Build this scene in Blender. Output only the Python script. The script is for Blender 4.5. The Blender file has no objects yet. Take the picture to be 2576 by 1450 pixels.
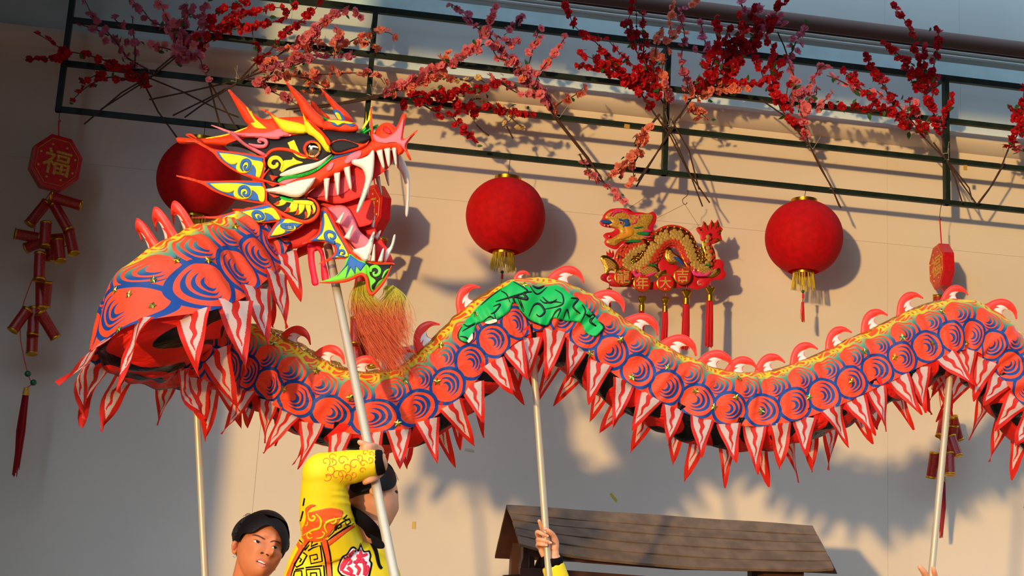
import bpy, bmesh, math, random
import numpy as np
from mathutils import Vector, Matrix, Euler, Quaternion
from mathutils.geometry import delaunay_2d_cdt, interpolate_bezier
from mathutils.bvhtree import BVHTree
RND = random.Random(7)
SC = bpy.context.scene
COL = SC.collection
R_ = math.radians

# ------------------------------------------------------------------ camera
FPX = 3500.0
YAW, PITCH, ROLL = R_(9.05), R_(12.21), R_(3.25)
CAMZ = 1.35
WALL = 6.75            # y of the back wall's face
FRAME = WALL - 0.235   # y of the trellis
DRG = 4.90             # y of the dragon
KD = DRG/4.12          # its size, against the first measurements
CAM = Vector((0, 0, CAMZ))
cF = Vector((math.sin(YAW)*math.cos(PITCH), math.cos(YAW)*math.cos(PITCH), math.sin(PITCH)))
_r0 = Vector((math.cos(YAW), -math.sin(YAW), 0)); _u0 = _r0.cross(cF)
cR = _r0*math.cos(ROLL) + _u0*math.sin(ROLL)
cU = -_r0*math.sin(ROLL) + _u0*math.cos(ROLL)
cam_data = bpy.data.cameras.new('camera'); cam = bpy.data.objects.new('camera', cam_data); COL.objects.link(cam)
cam_data.sensor_width = 36; cam_data.lens = 36*FPX/2576
cam_data.clip_start = 0.05; cam_data.clip_end = 200
cam.matrix_world = Matrix.Translation(CAM) @ Matrix((cR, cU, -cF)).transposed().to_4x4()
SC.camera = cam

# ------------------------------------------------------------------ sky, sun, exposure
def lin(r, g, b):
    f = lambda v: (v/12.92 if v <= .04045 else ((v+.055)/1.055)**2.4)
    return (f(r/255), f(g/255), f(b/255), 1)
world = bpy.data.worlds.new('world'); SC.world = world; world.use_nodes = True
world.node_tree.nodes['Background'].inputs[0].default_value = (.52, .70, .92, 1)
world.node_tree.nodes['Background'].inputs[1].default_value = 4.2
SUN_A, SUN_B = .72, .075          # sideways and downward travel per metre towards the wall
sl = bpy.data.lights.new('sun', 'SUN'); sun = bpy.data.objects.new('sun', sl); COL.objects.link(sun)
sl.energy = 2.9; sl.color = (1, .64, .245); sl.angle = R_(1.9)
sun.rotation_euler = Vector((SUN_A, 1, -SUN_B)).to_track_quat('-Z', 'Y').to_euler()
sun.location = (-6, -6, 6)
SC.view_settings.view_transform = 'Standard'; SC.view_settings.look = 'None'
SC.view_settings.gamma = 1; SC.view_settings.use_curve_mapping = False
SC.view_settings.exposure = 0.0

# ------------------------------------------------------------------ geometry helpers
def ray(px, py):
    return cF + cR*((px-1288)/FPX) - cU*((py-725)/FPX)
def P(px, py, Y):                 # the point of the plane y = Y seen at a photograph pixel
    d = ray(px, py); return CAM + d*(Y/d.y)
def PN(px, py, O, N):             # the same for any plane
    d = ray(px, py); return CAM + d*((O-CAM).dot(N)/d.dot(N))
def mpp(Y): return Y/cF.y/FPX     # metres per pixel at depth Y
class Z:                          # zoomed views the outlines were read from
    def __init__(s, x, y, k): s.x, s.y, s.k = x, y, k
    def __call__(s, *pts):
        return [(s.x+p[0]*s.k, s.y+p[1]*s.k) for p in pts]

class MB:
    def __init__(s): s.v = []; s.f = []; s.m = []; s.uv = None
    def add(s, vs, fs, mi=0):
        o = len(s.v); s.v += [tuple(v) for v in vs]
        for f in fs: s.f.append(tuple(i+o for i in f)); s.m.append(mi)
        return s
    def box(s, a, b, mi=0):
        x0,y0,z0 = a; x1,y1,z1 = b
        vs = [(x0,y0,z0),(x1,y0,z0),(x1,y1,z0),(x0,y1,z0),(x0,y0,z1),(x1,y0,z1),(x1,y1,z1),(x0,y1,z1)]
        return s.add(vs, [(0,3,2,1),(4,5,6,7),(0,1,5,4),(1,2,6,5),(2,3,7,6),(3,0,4,7)], mi)
    def tube(s, pts, rad, n=8, mi=0, cap=True, flat=None, up=None):
        pts = [Vector(p) for p in pts]; N = len(pts)
        if not hasattr(rad, '__len__'): rad = [rad]*N
        if len(rad) != N: rad = list(np.interp(np.linspace(0,1,N), np.linspace(0,1,len(rad)), rad))
        vs = []; a = None
        for i, p in enumerate(pts):
            t = (pts[min(i+1, N-1)] - pts[max(i-1, 0)])
            t = t.normalized() if t.length > 1e-9 else Vector((0,0,1))
            if a is None:
                u = Vector(up) if up else (Vector((0,0,1)) if abs(t.z) < .9 else Vector((1,0,0)))
                a = (u - t*u.dot(t)).normalized()
            else:
                a = (a - t*a.dot(t)); a = a.normalized() if a.length > 1e-9 else t.orthogonal().normalized()
            b = t.cross(a)
            fl = flat[i] if flat is not None and hasattr(flat,'__len__') else (flat or 1)
            for k in range(n):
                th = 2*math.pi*k/n
                vs.append(p + a*(math.cos(th)*rad[i]) + b*(math.sin(th)*rad[i]*fl))
        fs = []
        for i in range(N-1):
            for k in range(n):
                k2 = (k+1) % n
                fs.append((i*n+k, i*n+k2, (i+1)*n+k2, (i+1)*n+k))
        if cap:
            fs.append(tuple(reversed(range(n)))); fs.append(tuple(range((N-1)*n, N*n)))
        return s.add(vs, fs, mi)
    def lathe(s, prof, n=24, c=(0,0,0), mi=0, M=None):
        vs = []; c = Vector(c)
        for r, z in prof:
            for k in range(n):
                th = 2*math.pi*k/n
                v = Vector((r*math.cos(th), r*math.sin(th), z))
                vs.append((M @ v if M else v) + c)
        fs = []
        for i in range(len(prof)-1):
            for k in range(n):
                k2 = (k+1) % n
                fs.append((i*n+k, i*n+k2, (i+1)*n+k2, (i+1)*n+k))
        return s.add(vs, fs, mi)
    def ball(s, c, r, n=12, mi=0):
        rr = r if hasattr(r,'__len__') else (r,r,r)
        prof = [(max(math.sin(math.pi*i/n), 1e-4), -math.cos(math.pi*i/n)) for i in range(n+1)]
        o = len(s.v); s.lathe(prof, n*2 if n < 10 else n+8, (0,0,0), mi)
        for i in range(o, len(s.v)):
            x,y,z = s.v[i]; s.v[i] = (c[0]+x*rr[0], c[1]+y*rr[1], c[2]+z*rr[2])
        return s
    def xf(s, M, a=0):
        for i in range(a, len(s.v)): s.v[i] = tuple(M @ Vector(s.v[i]))
        return s

def mesh(name, mb, mats, smooth=True, weld=False):
    me = bpy.data.meshes.new(name)
    me.from_pydata([tuple(v) for v in mb.v], [], mb.f)
    if not isinstance(mats, (list, tuple)): mats = [mats]
    for m in mats: me.materials.append(m)
    me.polygons.foreach_set('material_index', mb.m)
    me.polygons.foreach_set('use_smooth', [bool(smooth)]*len(mb.f))
    if mb.uv is not None:
        l = me.uv_layers.new(name='UVMap')
        li = np.empty(len(me.loops), dtype=np.int32); me.loops.foreach_get('vertex_index', li)
        l.data.foreach_set('uv', np.array(mb.uv, dtype=np.float32)[li].ravel())
    me.validate(); me.update()
    if smooth == 'auto':
        me.set_sharp_from_angle(angle=R_(40))
    return me
def tag(o, label=None, cat=None, group=None, kind=None):
    if label: o['label'] = label
    if cat: o['category'] = cat
    if group: o['group'] = group
    if kind: o['kind'] = kind
    return o
def thing(name, label, cat, loc, group=None):
    o = bpy.data.objects.new(name, None); o.empty_display_size = .05
    o.location = loc; COL.objects.link(o)
    return tag(o, label, cat, group)
def root_loc(o):
    v = Vector((0,0,0))
    while o is not None: v = v + Vector(o.location); o = o.parent
    return v
def obj(name, mb, mats, parent=None, smooth='auto', base=None, label=None):
    """mb is in world coordinates; the mesh is stored relative to its parent (or base)."""
    b = root_loc(parent) if parent is not None else Vector(base or (0,0,0))
    if b.length:
        mb.v = [(v[0]-b.x, v[1]-b.y, v[2]-b.z) for v in mb.v]
    o = bpy.data.objects.new(name, mesh(name, mb, mats, smooth)); COL.objects.link(o)
    if parent is not None: o.parent = parent
    else: o.location = b
    if label: o['label'] = label
    return o
def inst(name, me, M, parent):   # shared mesh at world matrix M under a part or thing
    o = bpy.data.objects.new(name, me); COL.objects.link(o); o.parent = parent
    o.matrix_local = Matrix.Translation(-root_loc(parent)) @ M
    return o

# 2-D outlines ---------------------------------------------------------------
def smooth_poly(pts, n=6, closed=True, corners=()):
    """Catmull-Rom through pts; indices in corners stay sharp."""
    pts = [Vector((p[0], p[1])) for p in pts]; N = len(pts); out = []
    for i in range(N if closed else N-1):
        p1 = pts[i]; p2 = pts[(i+1) % N]
        p0 = pts[(i-1) % N] if (closed or i > 0) else p1
        p3 = pts[(i+2) % N] if (closed or i+2 < N) else p2
        m1 = (p2-p0)*.5; m2 = (p3-p1)*.5
        if i in corners: m1 = (p2-p1)*.6
        if (i+1) % N in corners: m2 = (p2-p1)*.6
        for k in range(n):
            t = k/n; t2 = t*t; t3 = t2*t
            out.append(p1*(2*t3-3*t2+1) + m1*(t3-2*t2+t) + p2*(-2*t3+3*t2) + m2*(t3-t2))
    if not closed: out.append(pts[-1])
    return [(p.x, p.y) for p in out]
def resample(pts, step, closed=False):
    pts = np.array(pts, float)
    if closed: pts = np.vstack([pts, pts[:1]])
    d = np.r_[0, np.cumsum(np.linalg.norm(np.diff(pts, axis=0), axis=1))]
    n = max(2, int(math.ceil(d[-1]/step))+1)
    s = np.linspace(0, d[-1], n)
    out = np.stack([np.interp(s, d, pts[:, k]) for k in range(pts.shape[1])], 1)
    return out[:-1] if closed else out
def in_poly(q, poly):
    x, y = q[:,0][:,None], q[:,1][:,None]
    a = poly; b = np.roll(poly, -1, 0)
    c = (a[:,1] > y) != (b[:,1] > y)
    with np.errstate(divide='ignore', invalid='ignore'):
        xi = (b[:,0]-a[:,0])*(y-a[:,1])/(b[:,1]-a[:,1]) + a[:,0]
    return (np.sum(c & (x < xi), 1) % 2) == 1
def dist_poly(q, poly):
    a = poly; b = np.roll(poly, -1, 0); ab = b-a
    L = np.maximum((ab**2).sum(1), 1e-12)
    t = np.clip(((q[:,None]-a)*ab).sum(2)/L, 0, 1)
    d = q[:,None] - (a + t[...,None]*ab)
    return np.sqrt((d**2).sum(2)).min(1)
def tri_fill(outline, step, holes=()):
    """constrained triangulation of a closed outline with inner points: (pts, tris, distance to edge)"""
    ol = resample(outline, step, True)
    hs = [resample(h, step, True) for h in holes]
    lo, hi = ol.min(0), ol.max(0)
    gx = np.arange(lo[0], hi[0]+step, step); gy = np.arange(lo[1], hi[1]+step, step*.87)
    G = np.array([(x + (step*.5 if j % 2 else 0), y) for j, y in enumerate(gy) for x in gx]).reshape(-1,2)
    G = G[in_poly(G, ol)]
    for h in hs:
        if len(G): G = G[~in_poly(G, h)]
    if len(G): G = G[dist_poly(G, ol) > step*.55]
    for h in hs:
        if len(G): G = G[dist_poly(G, h) > step*.55]
    allp = [ol] + hs + ([G] if len(G) else [])
    vs = np.vstack(allp); edges = []; o = 0
    for lp in [ol]+hs:
        n = len(lp); edges += [(o+i, o+(i+1) % n) for i in range(n)]; o += n
    r = delaunay_2d_cdt([Vector(v) for v in vs], edges, [], 0, 1e-6)
    pv = np.array([(v.x, v.y) for v in r[0]]); tr = [tuple(f) for f in r[2]]
    if len(tr):
        cen = pv[np.array(tr)].mean(1); ok = in_poly(cen, ol)
        for h in hs: ok &= ~in_poly(cen, h)
        tr = [t for t, k in zip(tr, ok) if k]
    dd = dist_poly(pv, ol)
    for h in hs: dd = np.minimum(dd, dist_poly(pv, h))
    return pv, tr, dd
def orient(pv, tr, sgn):
    out = []
    for a,b,c in tr:
        ar = (pv[b][0]-pv[a][0])*(pv[c][1]-pv[a][1])-(pv[c][0]-pv[a][0])*(pv[b][1]-pv[a][1])
        out.append((a,b,c) if ar*sgn > 0 else (a,c,b))
    return out
def boundary(tr):
    from collections import Counter
    c = Counter(); 
    for t in tr:
        for i in range(3): c[(t[i], t[(i+1)%3])] += 1
    return [e for e in c if (e[1], e[0]) not in c]
def plate(outline, step, place, thick=.012, bulge=.01, edge=None, mb=None, mi=0, holes=(), back=True, back_bulge=None, warp=None):
    """A pillowed slab. place(px, py, h) gives the 3-D point h metres out of the plate's plane."""
    mb = mb or MB()
    pv, tr, dd = tri_fill(outline, step, holes)
    tr = orient(pv, tr, 1)           # image y is down: +1 faces the viewer
    e = edge or max(dd.max()*.75, 1e-6)
    q = np.clip(dd/e, 0, 1); prof = np.sqrt(np.clip(1-(1-q)**2, 0, 1))
    w = (lambda p: 0) if warp is None else warp
    o = len(mb.v)
    mb.v += [tuple(place(p[0], p[1], bulge*k + w(p))) for p, k in zip(pv, prof)]
    n = len(pv); fs = [tuple(o+i for i in reversed(t)) for t in tr]
    if back:
        bb = bulge*.5 if back_bulge is None else back_bulge
        mb.v += [tuple(place(p[0], p[1], -thick - bb*k + w(p))) for p, k in zip(pv, prof)]
        fs += [tuple(o+n+i for i in t) for t in tr]
        for a, b in boundary(tr): fs.append((o+a, o+b, o+n+b, o+n+a))
    mb.f += fs; mb.m += [mi]*len(fs)
    return mb
def bvh_of(*mbs):
    vs = []; fs = []
    for m in mbs:
        o = len(vs); vs += [Vector(v) for v in m.v]; fs += [tuple(i+o for i in f) for f in m.f]
    return BVHTree.FromPolygons(vs, fs)
def largest(tr):                  # keep the largest piece joined edge to edge
    par = list(range(len(tr))); ed = {}
    def find(a):
        while par[a] != a: par[a] = par[par[a]]; a = par[a]
        return a
    for k, t in enumerate(tr):
        for i in range(3):
            e = tuple(sorted((t[i], t[(i+1)%3])))
            if e in ed: par[find(k)] = find(ed[e])
            else: ed[e] = k
    cnt = {}
    for k in range(len(tr)): cnt[find(k)] = cnt.get(find(k), 0)+1
    if len(cnt) < 2: return tr
    b = max(cnt, key=cnt.get); return [t for k, t in enumerate(tr) if find(k) == b]
def decal(outline, step, bvh, eps=.002, mb=None, mi=0, holes=(), thick=None, fallback=None):
    """A thin inlay laid on the surface in front of the viewer, following its relief, with a real edge."""
    mb = mb or MB()
    pv, tr, dd = tri_fill(outline, step, holes)
    if not len(tr): return mb
    pos = []; ok = []; last = None
    for p in pv:
        d = ray(p[0], p[1]).normalized()
        hit = bvh.ray_cast(CAM, d)
        if hit[0] is None and fallback is not None: h = fallback(p[0], p[1])
        else: h = hit[0]
        ok.append(h is not None)
        pos.append((h, d))
    tr = [t for t in orient(pv, tr, 1) if all(ok[i] for i in t)]
    # reject triangles that jump between surfaces
    tr = [t for t in tr if max((pos[t[i]][0]-pos[t[(i+1)%3]][0]).length for i in range(3)) < .05]
    tr = largest(tr)
    if not tr: return mb
    used = sorted({i for t in tr for i in t}); ix = {v: k for k, v in enumerate(used)}
    o = len(mb.v); n = len(used); th = thick if thick is not None else eps*1.5
    mb.v += [tuple(pos[i][0] - pos[i][1]*eps) for i in used]
    mb.v += [tuple(pos[i][0] - pos[i][1]*(eps-th)) for i in used]
    fs = [tuple(o+ix[i] for i in reversed(t)) for t in tr]
    for p, q in boundary(tr): fs.append((o+ix[p], o+ix[q], o+n+ix[q], o+n+ix[p]))
    mb.f += fs; mb.m += [mi]*len(fs)
    return mb
def strip2d(path, width, closed=False):
    """outline of a 2-D brush stroke; width may be a list or number."""
    p = np.array(path, float); n = len(p)
    w = np.full(n, width) if not hasattr(width, '__len__') else np.interp(np.linspace(0,1,n), np.linspace(0,1,len(width)), width)
    t = np.gradient(p, axis=0); t /= np.maximum(np.linalg.norm(t, axis=1), 1e-9)[:,None]
    nn = np.stack([-t[:,1], t[:,0]], 1)
    a = p + nn*w[:,None]/2; b = p - nn*w[:,None]/2
    return [tuple(v) for v in a] + [tuple(v) for v in b[::-1]]
def spiral2d(cx, cy, r0, r1, a0, a1, n=24):
    return [(cx + (r0+(r1-r0)*k/n)*math.cos(a0+(a1-a0)*k/n), cy + (r0+(r1-r0)*k/n)*math.sin(a0+(a1-a0)*k/n)) for k in range(n+1)]

# ------------------------------------------------------------------ materials
class NX:                         # tiny expression layer over shader maths
    def __init__(s, nt, sock): s.nt, s.s = nt, sock
    def _op(s, op, *o):
        n = s.nt.nodes.new('ShaderNodeMath'); n.operation = op
        for i, v in enumerate((s,)+o):
            if isinstance(v, NX): s.nt.links.new(v.s, n.inputs[i])
            else: n.inputs[i].default_value = v
        return NX(s.nt, n.outputs[0])
    def __add__(s, o): return s._op('ADD', o)
    __radd__ = __add__
    def __sub__(s, o): return s._op('SUBTRACT', o)
    def __rsub__(s, o): return (s*-1)+o
    def __mul__(s, o): return s._op('MULTIPLY', o)
    __rmul__ = __mul__
    def __truediv__(s, o): return s._op('DIVIDE', o)
    def lt(s, o): return s._op('LESS_THAN', o)
    def gt(s, o): return s._op('GREATER_THAN', o)
    def sqrt(s): return s._op('SQRT')
    def abs(s): return s._op('ABSOLUTE')
    def floor(s): return s._op('FLOOR')
    def fract(s): return s._op('FRACT')
    def sin(s): return s._op('SINE')
    def min(s, o): return s._op('MINIMUM', o)
    def max(s, o): return s._op('MAXIMUM', o)
    def atan2(s, o): return s._op('ARCTAN2', o)
    def step(s, a, b):            # smooth 0..1
        n = s.nt.nodes.new('ShaderNodeMapRange'); n.interpolation_type = 'SMOOTHSTEP'
        s.nt.links.new(s.s, n.inputs[0]); n.inputs[1].default_value = a; n.inputs[2].default_value = b
        return NX(s.nt, n.outputs[0])
def mixc(nt, f, a, b):
    n = nt.nodes.new('ShaderNodeMix'); n.data_type = 'RGBA'
    for sock, v in ((n.inputs[0], f), (n.inputs[6], a), (n.inputs[7], b)):
        if isinstance(v, NX): nt.links.new(v.s, sock)
        elif hasattr(v, 'is_linked'): nt.links.new(v, sock)
        else: sock.default_value = v
    return n.outputs[2]
def noise(nt, vec, scale, detail=2, out=0, dist=0.):
    n = nt.nodes.new('ShaderNodeTexNoise'); n.inputs['Scale'].default_value = scale; n.inputs['Detail'].default_value = detail
    n.inputs['Distortion'].default_value = dist
    if vec is not None: nt.links.new(vec, n.inputs['Vector'])
    return NX(nt, n.outputs[out])
def coord(nt, kind='Object'):
    n = nt.nodes.new('ShaderNodeTexCoord'); return n.outputs[kind]
def sepxyz(nt, v):
    n = nt.nodes.new('ShaderNodeSeparateXYZ'); nt.links.new(v, n.inputs[0])
    return [NX(nt, n.outputs[i]) for i in range(3)]
def comb(nt, x, y, z=0.):
    n = nt.nodes.new('ShaderNodeCombineXYZ')
    for i, v in enumerate((x,y,z)):
        if isinstance(v, NX): nt.links.new(v.s, n.inputs[i])
        else: n.inputs[i].default_value = v
    return n.outputs[0]
def mat(name, col, rough=.6, metal=0., spec=.4, vary=0., vscale=8., bump=0., bscale=60., trans=0., sheen=0., coat=0.):
    """colour (0-255 sRGB) with optional mottling, fine relief and thin-cloth translucency"""
    m = bpy.data.materials.new(name); m.use_nodes = True; nt = m.node_tree
    b = nt.nodes['Principled BSDF']; c = lin(*col)
    b.inputs['Base Color'].default_value = c; b.inputs['Roughness'].default_value = rough
    b.inputs['Metallic'].default_value = metal; b.inputs['Specular IOR Level'].default_value = spec
    if coat: b.inputs['Coat Weight'].default_value = coat
    if sheen: b.inputs['Sheen Weight'].default_value = sheen
    src = None
    if vary:
        v = noise(nt, coord(nt), vscale, 4)
        lo = tuple(x*(1-vary) for x in c[:3])+(1,); hi = tuple(min(1, x*(1+vary)) for x in c[:3])+(1,)
        src = mixc(nt, v.step(.3,.7), lo, hi); nt.links.new(src, b.inputs['Base Color'])
    if bump:
        bn = nt.nodes.new('ShaderNodeBump'); bn.inputs['Strength'].default_value = bump; bn.inputs['Distance'].default_value = .004
        nt.links.new(noise(nt, coord(nt), bscale, 3).s, bn.inputs['Height']); nt.links.new(bn.outputs[0], b.inputs['Normal'])
    if trans: add_trans(m, src if src is not None else c, trans)
    return m
def add_trans(m, colour, w):
    nt = m.node_tree; b = nt.nodes['Principled BSDF']; o = nt.nodes['Material Output']
    t = nt.nodes.new('ShaderNodeBsdfTranslucent'); mx = nt.nodes.new('ShaderNodeMixShader'); mx.inputs[0].default_value = w
    if hasattr(colour, 'is_linked'): nt.links.new(colour, t.inputs[0])
    else: t.inputs[0].default_value = colour
    nt.links.new(b.outputs[0], mx.inputs[1]); nt.links.new(t.outputs[0], mx.inputs[2]); nt.links.new(mx.outputs[0], o.inputs[0])
# ================================================================== SETTING
M_wall = mat('cream wall paint', (222, 209, 190), .75, vary=.05, vscale=1.2, bump=.05, bscale=90)
M_wall_up = mat('wall paint tinted by skylight', (196, 210, 208), .7, vary=.05, vscale=1.5)  # cool fill light on the upper boards is put into this colour
M_floor = mat('stage floor', (88, 68, 54), .7, vary=.15, vscale=3)
M_blocker = mat('light blocking canopy', (66, 42, 28), .7, vary=.15, vscale=3)
M_wing = mat('side wall paint', (84, 68, 56), .8)
M_strip = mat('pale blue strip', (196, 232, 236), .45, vary=.08, vscale=6)
M_shade_band = mat('brown painted shade', (92, 70, 62), .8)
M_green_steel = mat('dark green steel', (22, 38, 30), .5, spec=.3, vary=.3, vscale=20)

zf = lambda px, py: P(px, py, WALL).z
xf_ = lambda px, py: P(px, py, WALL).x
Z_STEP = zf(1288, 224)
Z_SEAM = zf(1320, 522)
OVER = .0                                         # the upper boards stand this far proud of the lower ones
X0, X1 = xf_(0, 700)-.55, 4.9
flo = MB().box((-6, -7, -.2), (7, WALL+.4, 0)); tag(obj('floor', flo, M_floor), kind='structure')
bk = MB().box((X0-1, WALL+.03, 0), (X1, WALL+.3, 5.3))
wb = tag(obj('wall_back', bk, M_wall), kind='structure')
def panel(x0, x1, z0, z1, y, m, g=.0005, th=.05, name='panel'):
    return obj(name, MB().box((x0+g, y, z0+g), (x1-g, y+th, z1-g)), m, wb, smooth=False)
xs = [X0-1, xf_(646, 1170), xf_(2233, 1000), X1]
for i in range(3):
    panel(xs[i], xs[i+1], 0, Z_SEAM, WALL, M_wall)
    panel(xs[i], xs[i+1], Z_SEAM, Z_STEP, WALL, M_wall)
xu = [X0-1, xf_(732, 60), xf_(2226, 160), xf_(2415, 200), X1]
Z_STRIP0, Z_STRIP1 = P(1600, 96, WALL-OVER).z, P(1600, 62, WALL-OVER).z
Z_BAND = P(2226, 82, WALL-OVER).z
for i in range(4):
    panel(xu[i], xu[i+1], Z_STEP, Z_STRIP0, WALL-OVER, M_wall_up, th=OVER+.05)
    panel(xu[i], xu[i+1], Z_STRIP1, Z_BAND-.01, WALL-OVER+.012, M_wall_up, th=OVER+.04)
    panel(xu[i], xu[i+1], Z_BAND+.01, 5.3, WALL-OVER+.0, M_wall_up, th=OVER+.05)
st = MB().box((X0-1, WALL-OVER-.006, Z_STRIP0), (X1, WALL, Z_STRIP1))
tag(obj('trim_1', st, M_strip, smooth=False), 'pale blue strip along the upper wall', kind='structure')
br = MB(); R = .052  # rounded strip coloured dark brown in place of a soft band of shade
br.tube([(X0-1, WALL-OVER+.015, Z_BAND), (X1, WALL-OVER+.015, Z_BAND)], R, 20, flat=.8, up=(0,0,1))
tag(obj('trim_2', br, M_shade_band), 'dark brown band of painted shade high on the wall', kind='structure')
# coved ledge under the upper boards
cv = MB(); prof = [(0,-.075)] + [(.085*math.sin(t)**1.5, -.075+.07*(1-math.cos(t))) for t in np.linspace(.15, math.pi/2, 8)] + [(.085, .012), (0, .012)]
vs = [(x, WALL-y, Z_STEP+z) for x in (X0-1, X1) for y, z in prof]; n = len(prof)
cv.add(vs, [(i, i+1, n+i+1, n+i) for i in range(n-1)])
tag(obj('trim_3', cv, M_wall), 'coved ledge along the wall behind the trellis', kind='structure')
for k in range(3):
    z = Z_STRIP1 + (Z_BAND-Z_STRIP1)*(.3+.2*k)
    rb = MB().tube([(X0-1, WALL+.002, z), (X1, WALL+.002, z)], .009, 8)
    tag(obj('trim_%d' % (4+k), rb, M_wall_up), kind='structure')
# side wall left of the picture; canopy added to block sun and shape skylight
WING_D = (xf_(615, 700) - X0)/SUN_A
wl = MB().box((X0-.12, WALL-WING_D, 0), (X0, WALL+.2, 5.3)); tag(obj('wall_left', wl, M_wing), kind='structure')
CAN_D = 3.2
GAP = .72                                         # slot left in the added canopy so skylight reaches the upper wall
ZC = P(1288, 165, WALL).z + SUN_B*CAN_D
XG = xf_(900, 100)
cn = MB().box((X0-.12, WALL-CAN_D-.1, 5.3), (X1+3.5, WALL-GAP, 5.45)).box((X0-.12, WALL-GAP, 5.3), (XG, WALL+.2, 5.45))
cl = tag(obj('canopy_blocker', cn, M_blocker), kind='structure')
obj('sun_blocker', MB().box((X0-.12, WALL-CAN_D-.08, ZC), (X1+3.5, WALL-CAN_D, 5.3)), M_blocker, cl)
# unseen blocks added behind the camera to cut low sky, open towards the sun
M_sky_blocker = mat('low sky blocker', (58, 48, 42), .9)
sd = Vector((-SUN_A, -1, 0)).normalized()
for a0, a1 in ((-75, -12), (16, 130)):
    m = MB(); R1 = 30
    n = 12
    for k in range(n):
        q = [Matrix.Rotation(R_(a0+(a1-a0)*(k+d)/n), 3, 'Z') @ sd for d in (0, 1)]
        p0, p1 = [v*R1 + Vector((0, WALL, 0)) for v in q]
        m.add([p0, p1, p1+Vector((0,0,15.5)), p0+Vector((0,0,15.5))], [(0,1,2,3)])
    tag(obj('sky_blocker', m, M_sky_blocker, smooth=False), kind='structure')
gr = MB().box((-60, -60, -.3), (60, 40, -.21)); tag(obj('ground', gr, M_floor), kind='structure')

# ------------------------------------------------------------------ steel trellis on the wall
def FP(px, py, dy=0.): return P(px, py, FRAME+dy)
tre = thing('steel_trellis', 'dark green steel trellis of four rails and uprights along the upper wall', 'trellis', FP(1288, 380))
zr = [FP(1400, 80).z, FP(1400, 191).z, FP(1400, 296).z, FP(1400, 407).z]
xl = FP(163, 150).x; xr = X1-.1
bw = .0125
for i, z in enumerate(zr):
    w = bw*(1.25 if i == 0 else 1)
    obj('rail', MB().box((xl-bw, FRAME-bw, z-w), (xr, FRAME+bw, z+w)), M_green_steel, tre, smooth=False)
for px, py in ((163, 150), (935, 150), (1677, 250), (2380, 360), (2990, 420)):
    x = FP(px, py).x; zt = zr[0] if px > 163 else zr[0]+.02
    obj('upright', MB().box((x-bw, FRAME-bw*1.4, zr[3]-bw), (x+bw, FRAME+bw*1.4, zt)), M_green_steel, tre, smooth=False)
    for z in (zr[0],):         # stand-off bracket to the wall
        obj('bracket', MB().box((x-.008, FRAME, z-.008), (x+.008, WALL, z+.008)), M_green_steel, tre, smooth=False)

sw = MB().tube([FP(1599, -60, -.0), FP(1602, 80, 0)], .002, 6)
o = obj('suspension_wire', sw, M_green_steel, tre)
obj('turnbuckle', MB().tube([FP(1602, 78, 0), FP(1602, 86, 0), FP(1603, 100, 0), FP(1603, 108, 0)], [.004,.010,.010,.004], 10), M_green_steel, o)
for y in (36, 66): obj('wire_clamp', MB().ball(FP(1601, y, 0), (.006,.006,.008), 8), M_green_steel, o)
def scrap(label, px, py, w, h, col, rot=0, Y=WALL-.0015, rail=False):
    c = P(px, py, Y); k = mpp(Y); m = MB(); ca, sa = math.cos(rot), math.sin(rot); vs = []
    for dy in (0, -.0012 if not rail else -.004):
        for a, b in ((-w,-h),(w,-h),(w*.9,h),(-w*.95,h*.9)): vs.append((c.x+(a*ca-b*sa)*k/2, c.y+dy, c.z+(a*sa+b*ca)*k/2))
    m.add(vs, [(0,3,2,1),(4,5,6,7),(0,1,5,4),(1,2,6,5),(2,3,7,6),(3,0,4,7)])
    o = obj('paper_scrap', m, mat('scrap paper', col, .7), None, smooth=False, base=c); return tag(o, label, 'scrap')
scrap('small yellow paper scrap stuck to the wall above the wooden roof', 1544, 1252, 26, 6, (206,180,40), -.85)
scrap('pale scrap of tape on the shaded wall left of the middle pole', 1181, 1133, 24, 6, (200,186,160), -.12)
scrap('tiny yellow scrap on the lit wall beside the dancer in yellow', 1041, 1322, 9, 18, (214,180,90), .0)
scrap('yellow tape wrapped on the third rail right of the middle', 1577, 318, 15, 11, (190,150,60), -.1, FRAME-.0135, True)
scrap('yellow tape tag below the third rail beside the fourth upright', 2428, 422, 10, 14, (190,150,50), 0, FRAME-.0135, True)
# ================================================================== HANGING DECORATIONS
M_lred = mat('red lantern cloth', (206, 4, 16), .75, spec=.25, bump=.25, bscale=260, vary=.12, vscale=40, trans=.25)
M_gold = mat('gold foil', (214, 160, 40), .28, metal=1.0, bump=.15, bscale=150)
M_goldp = mat('gold paint', (206, 160, 62), .45, metal=.35, vary=.35, vscale=160)
M_yel = mat('yellow silk thread', (228, 200, 44), .6, trans=.15)
M_jade = mat('green glass bead', (8, 96, 54), .2, spec=.6)
M_rthr = mat('red silk thread', (214, 20, 34), .55, trans=.1)
M_redcard = mat('red card', (206, 18, 34), .5, spec=.4)
M_wire = mat('dark wire', (60, 50, 42), .5, metal=.6)
M_black = mat('black inlay', (22, 16, 14), .7)
M_foilred = mat('red foil paper', (196, 18, 26), .32, spec=.6, vary=.15, vscale=60)

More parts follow.
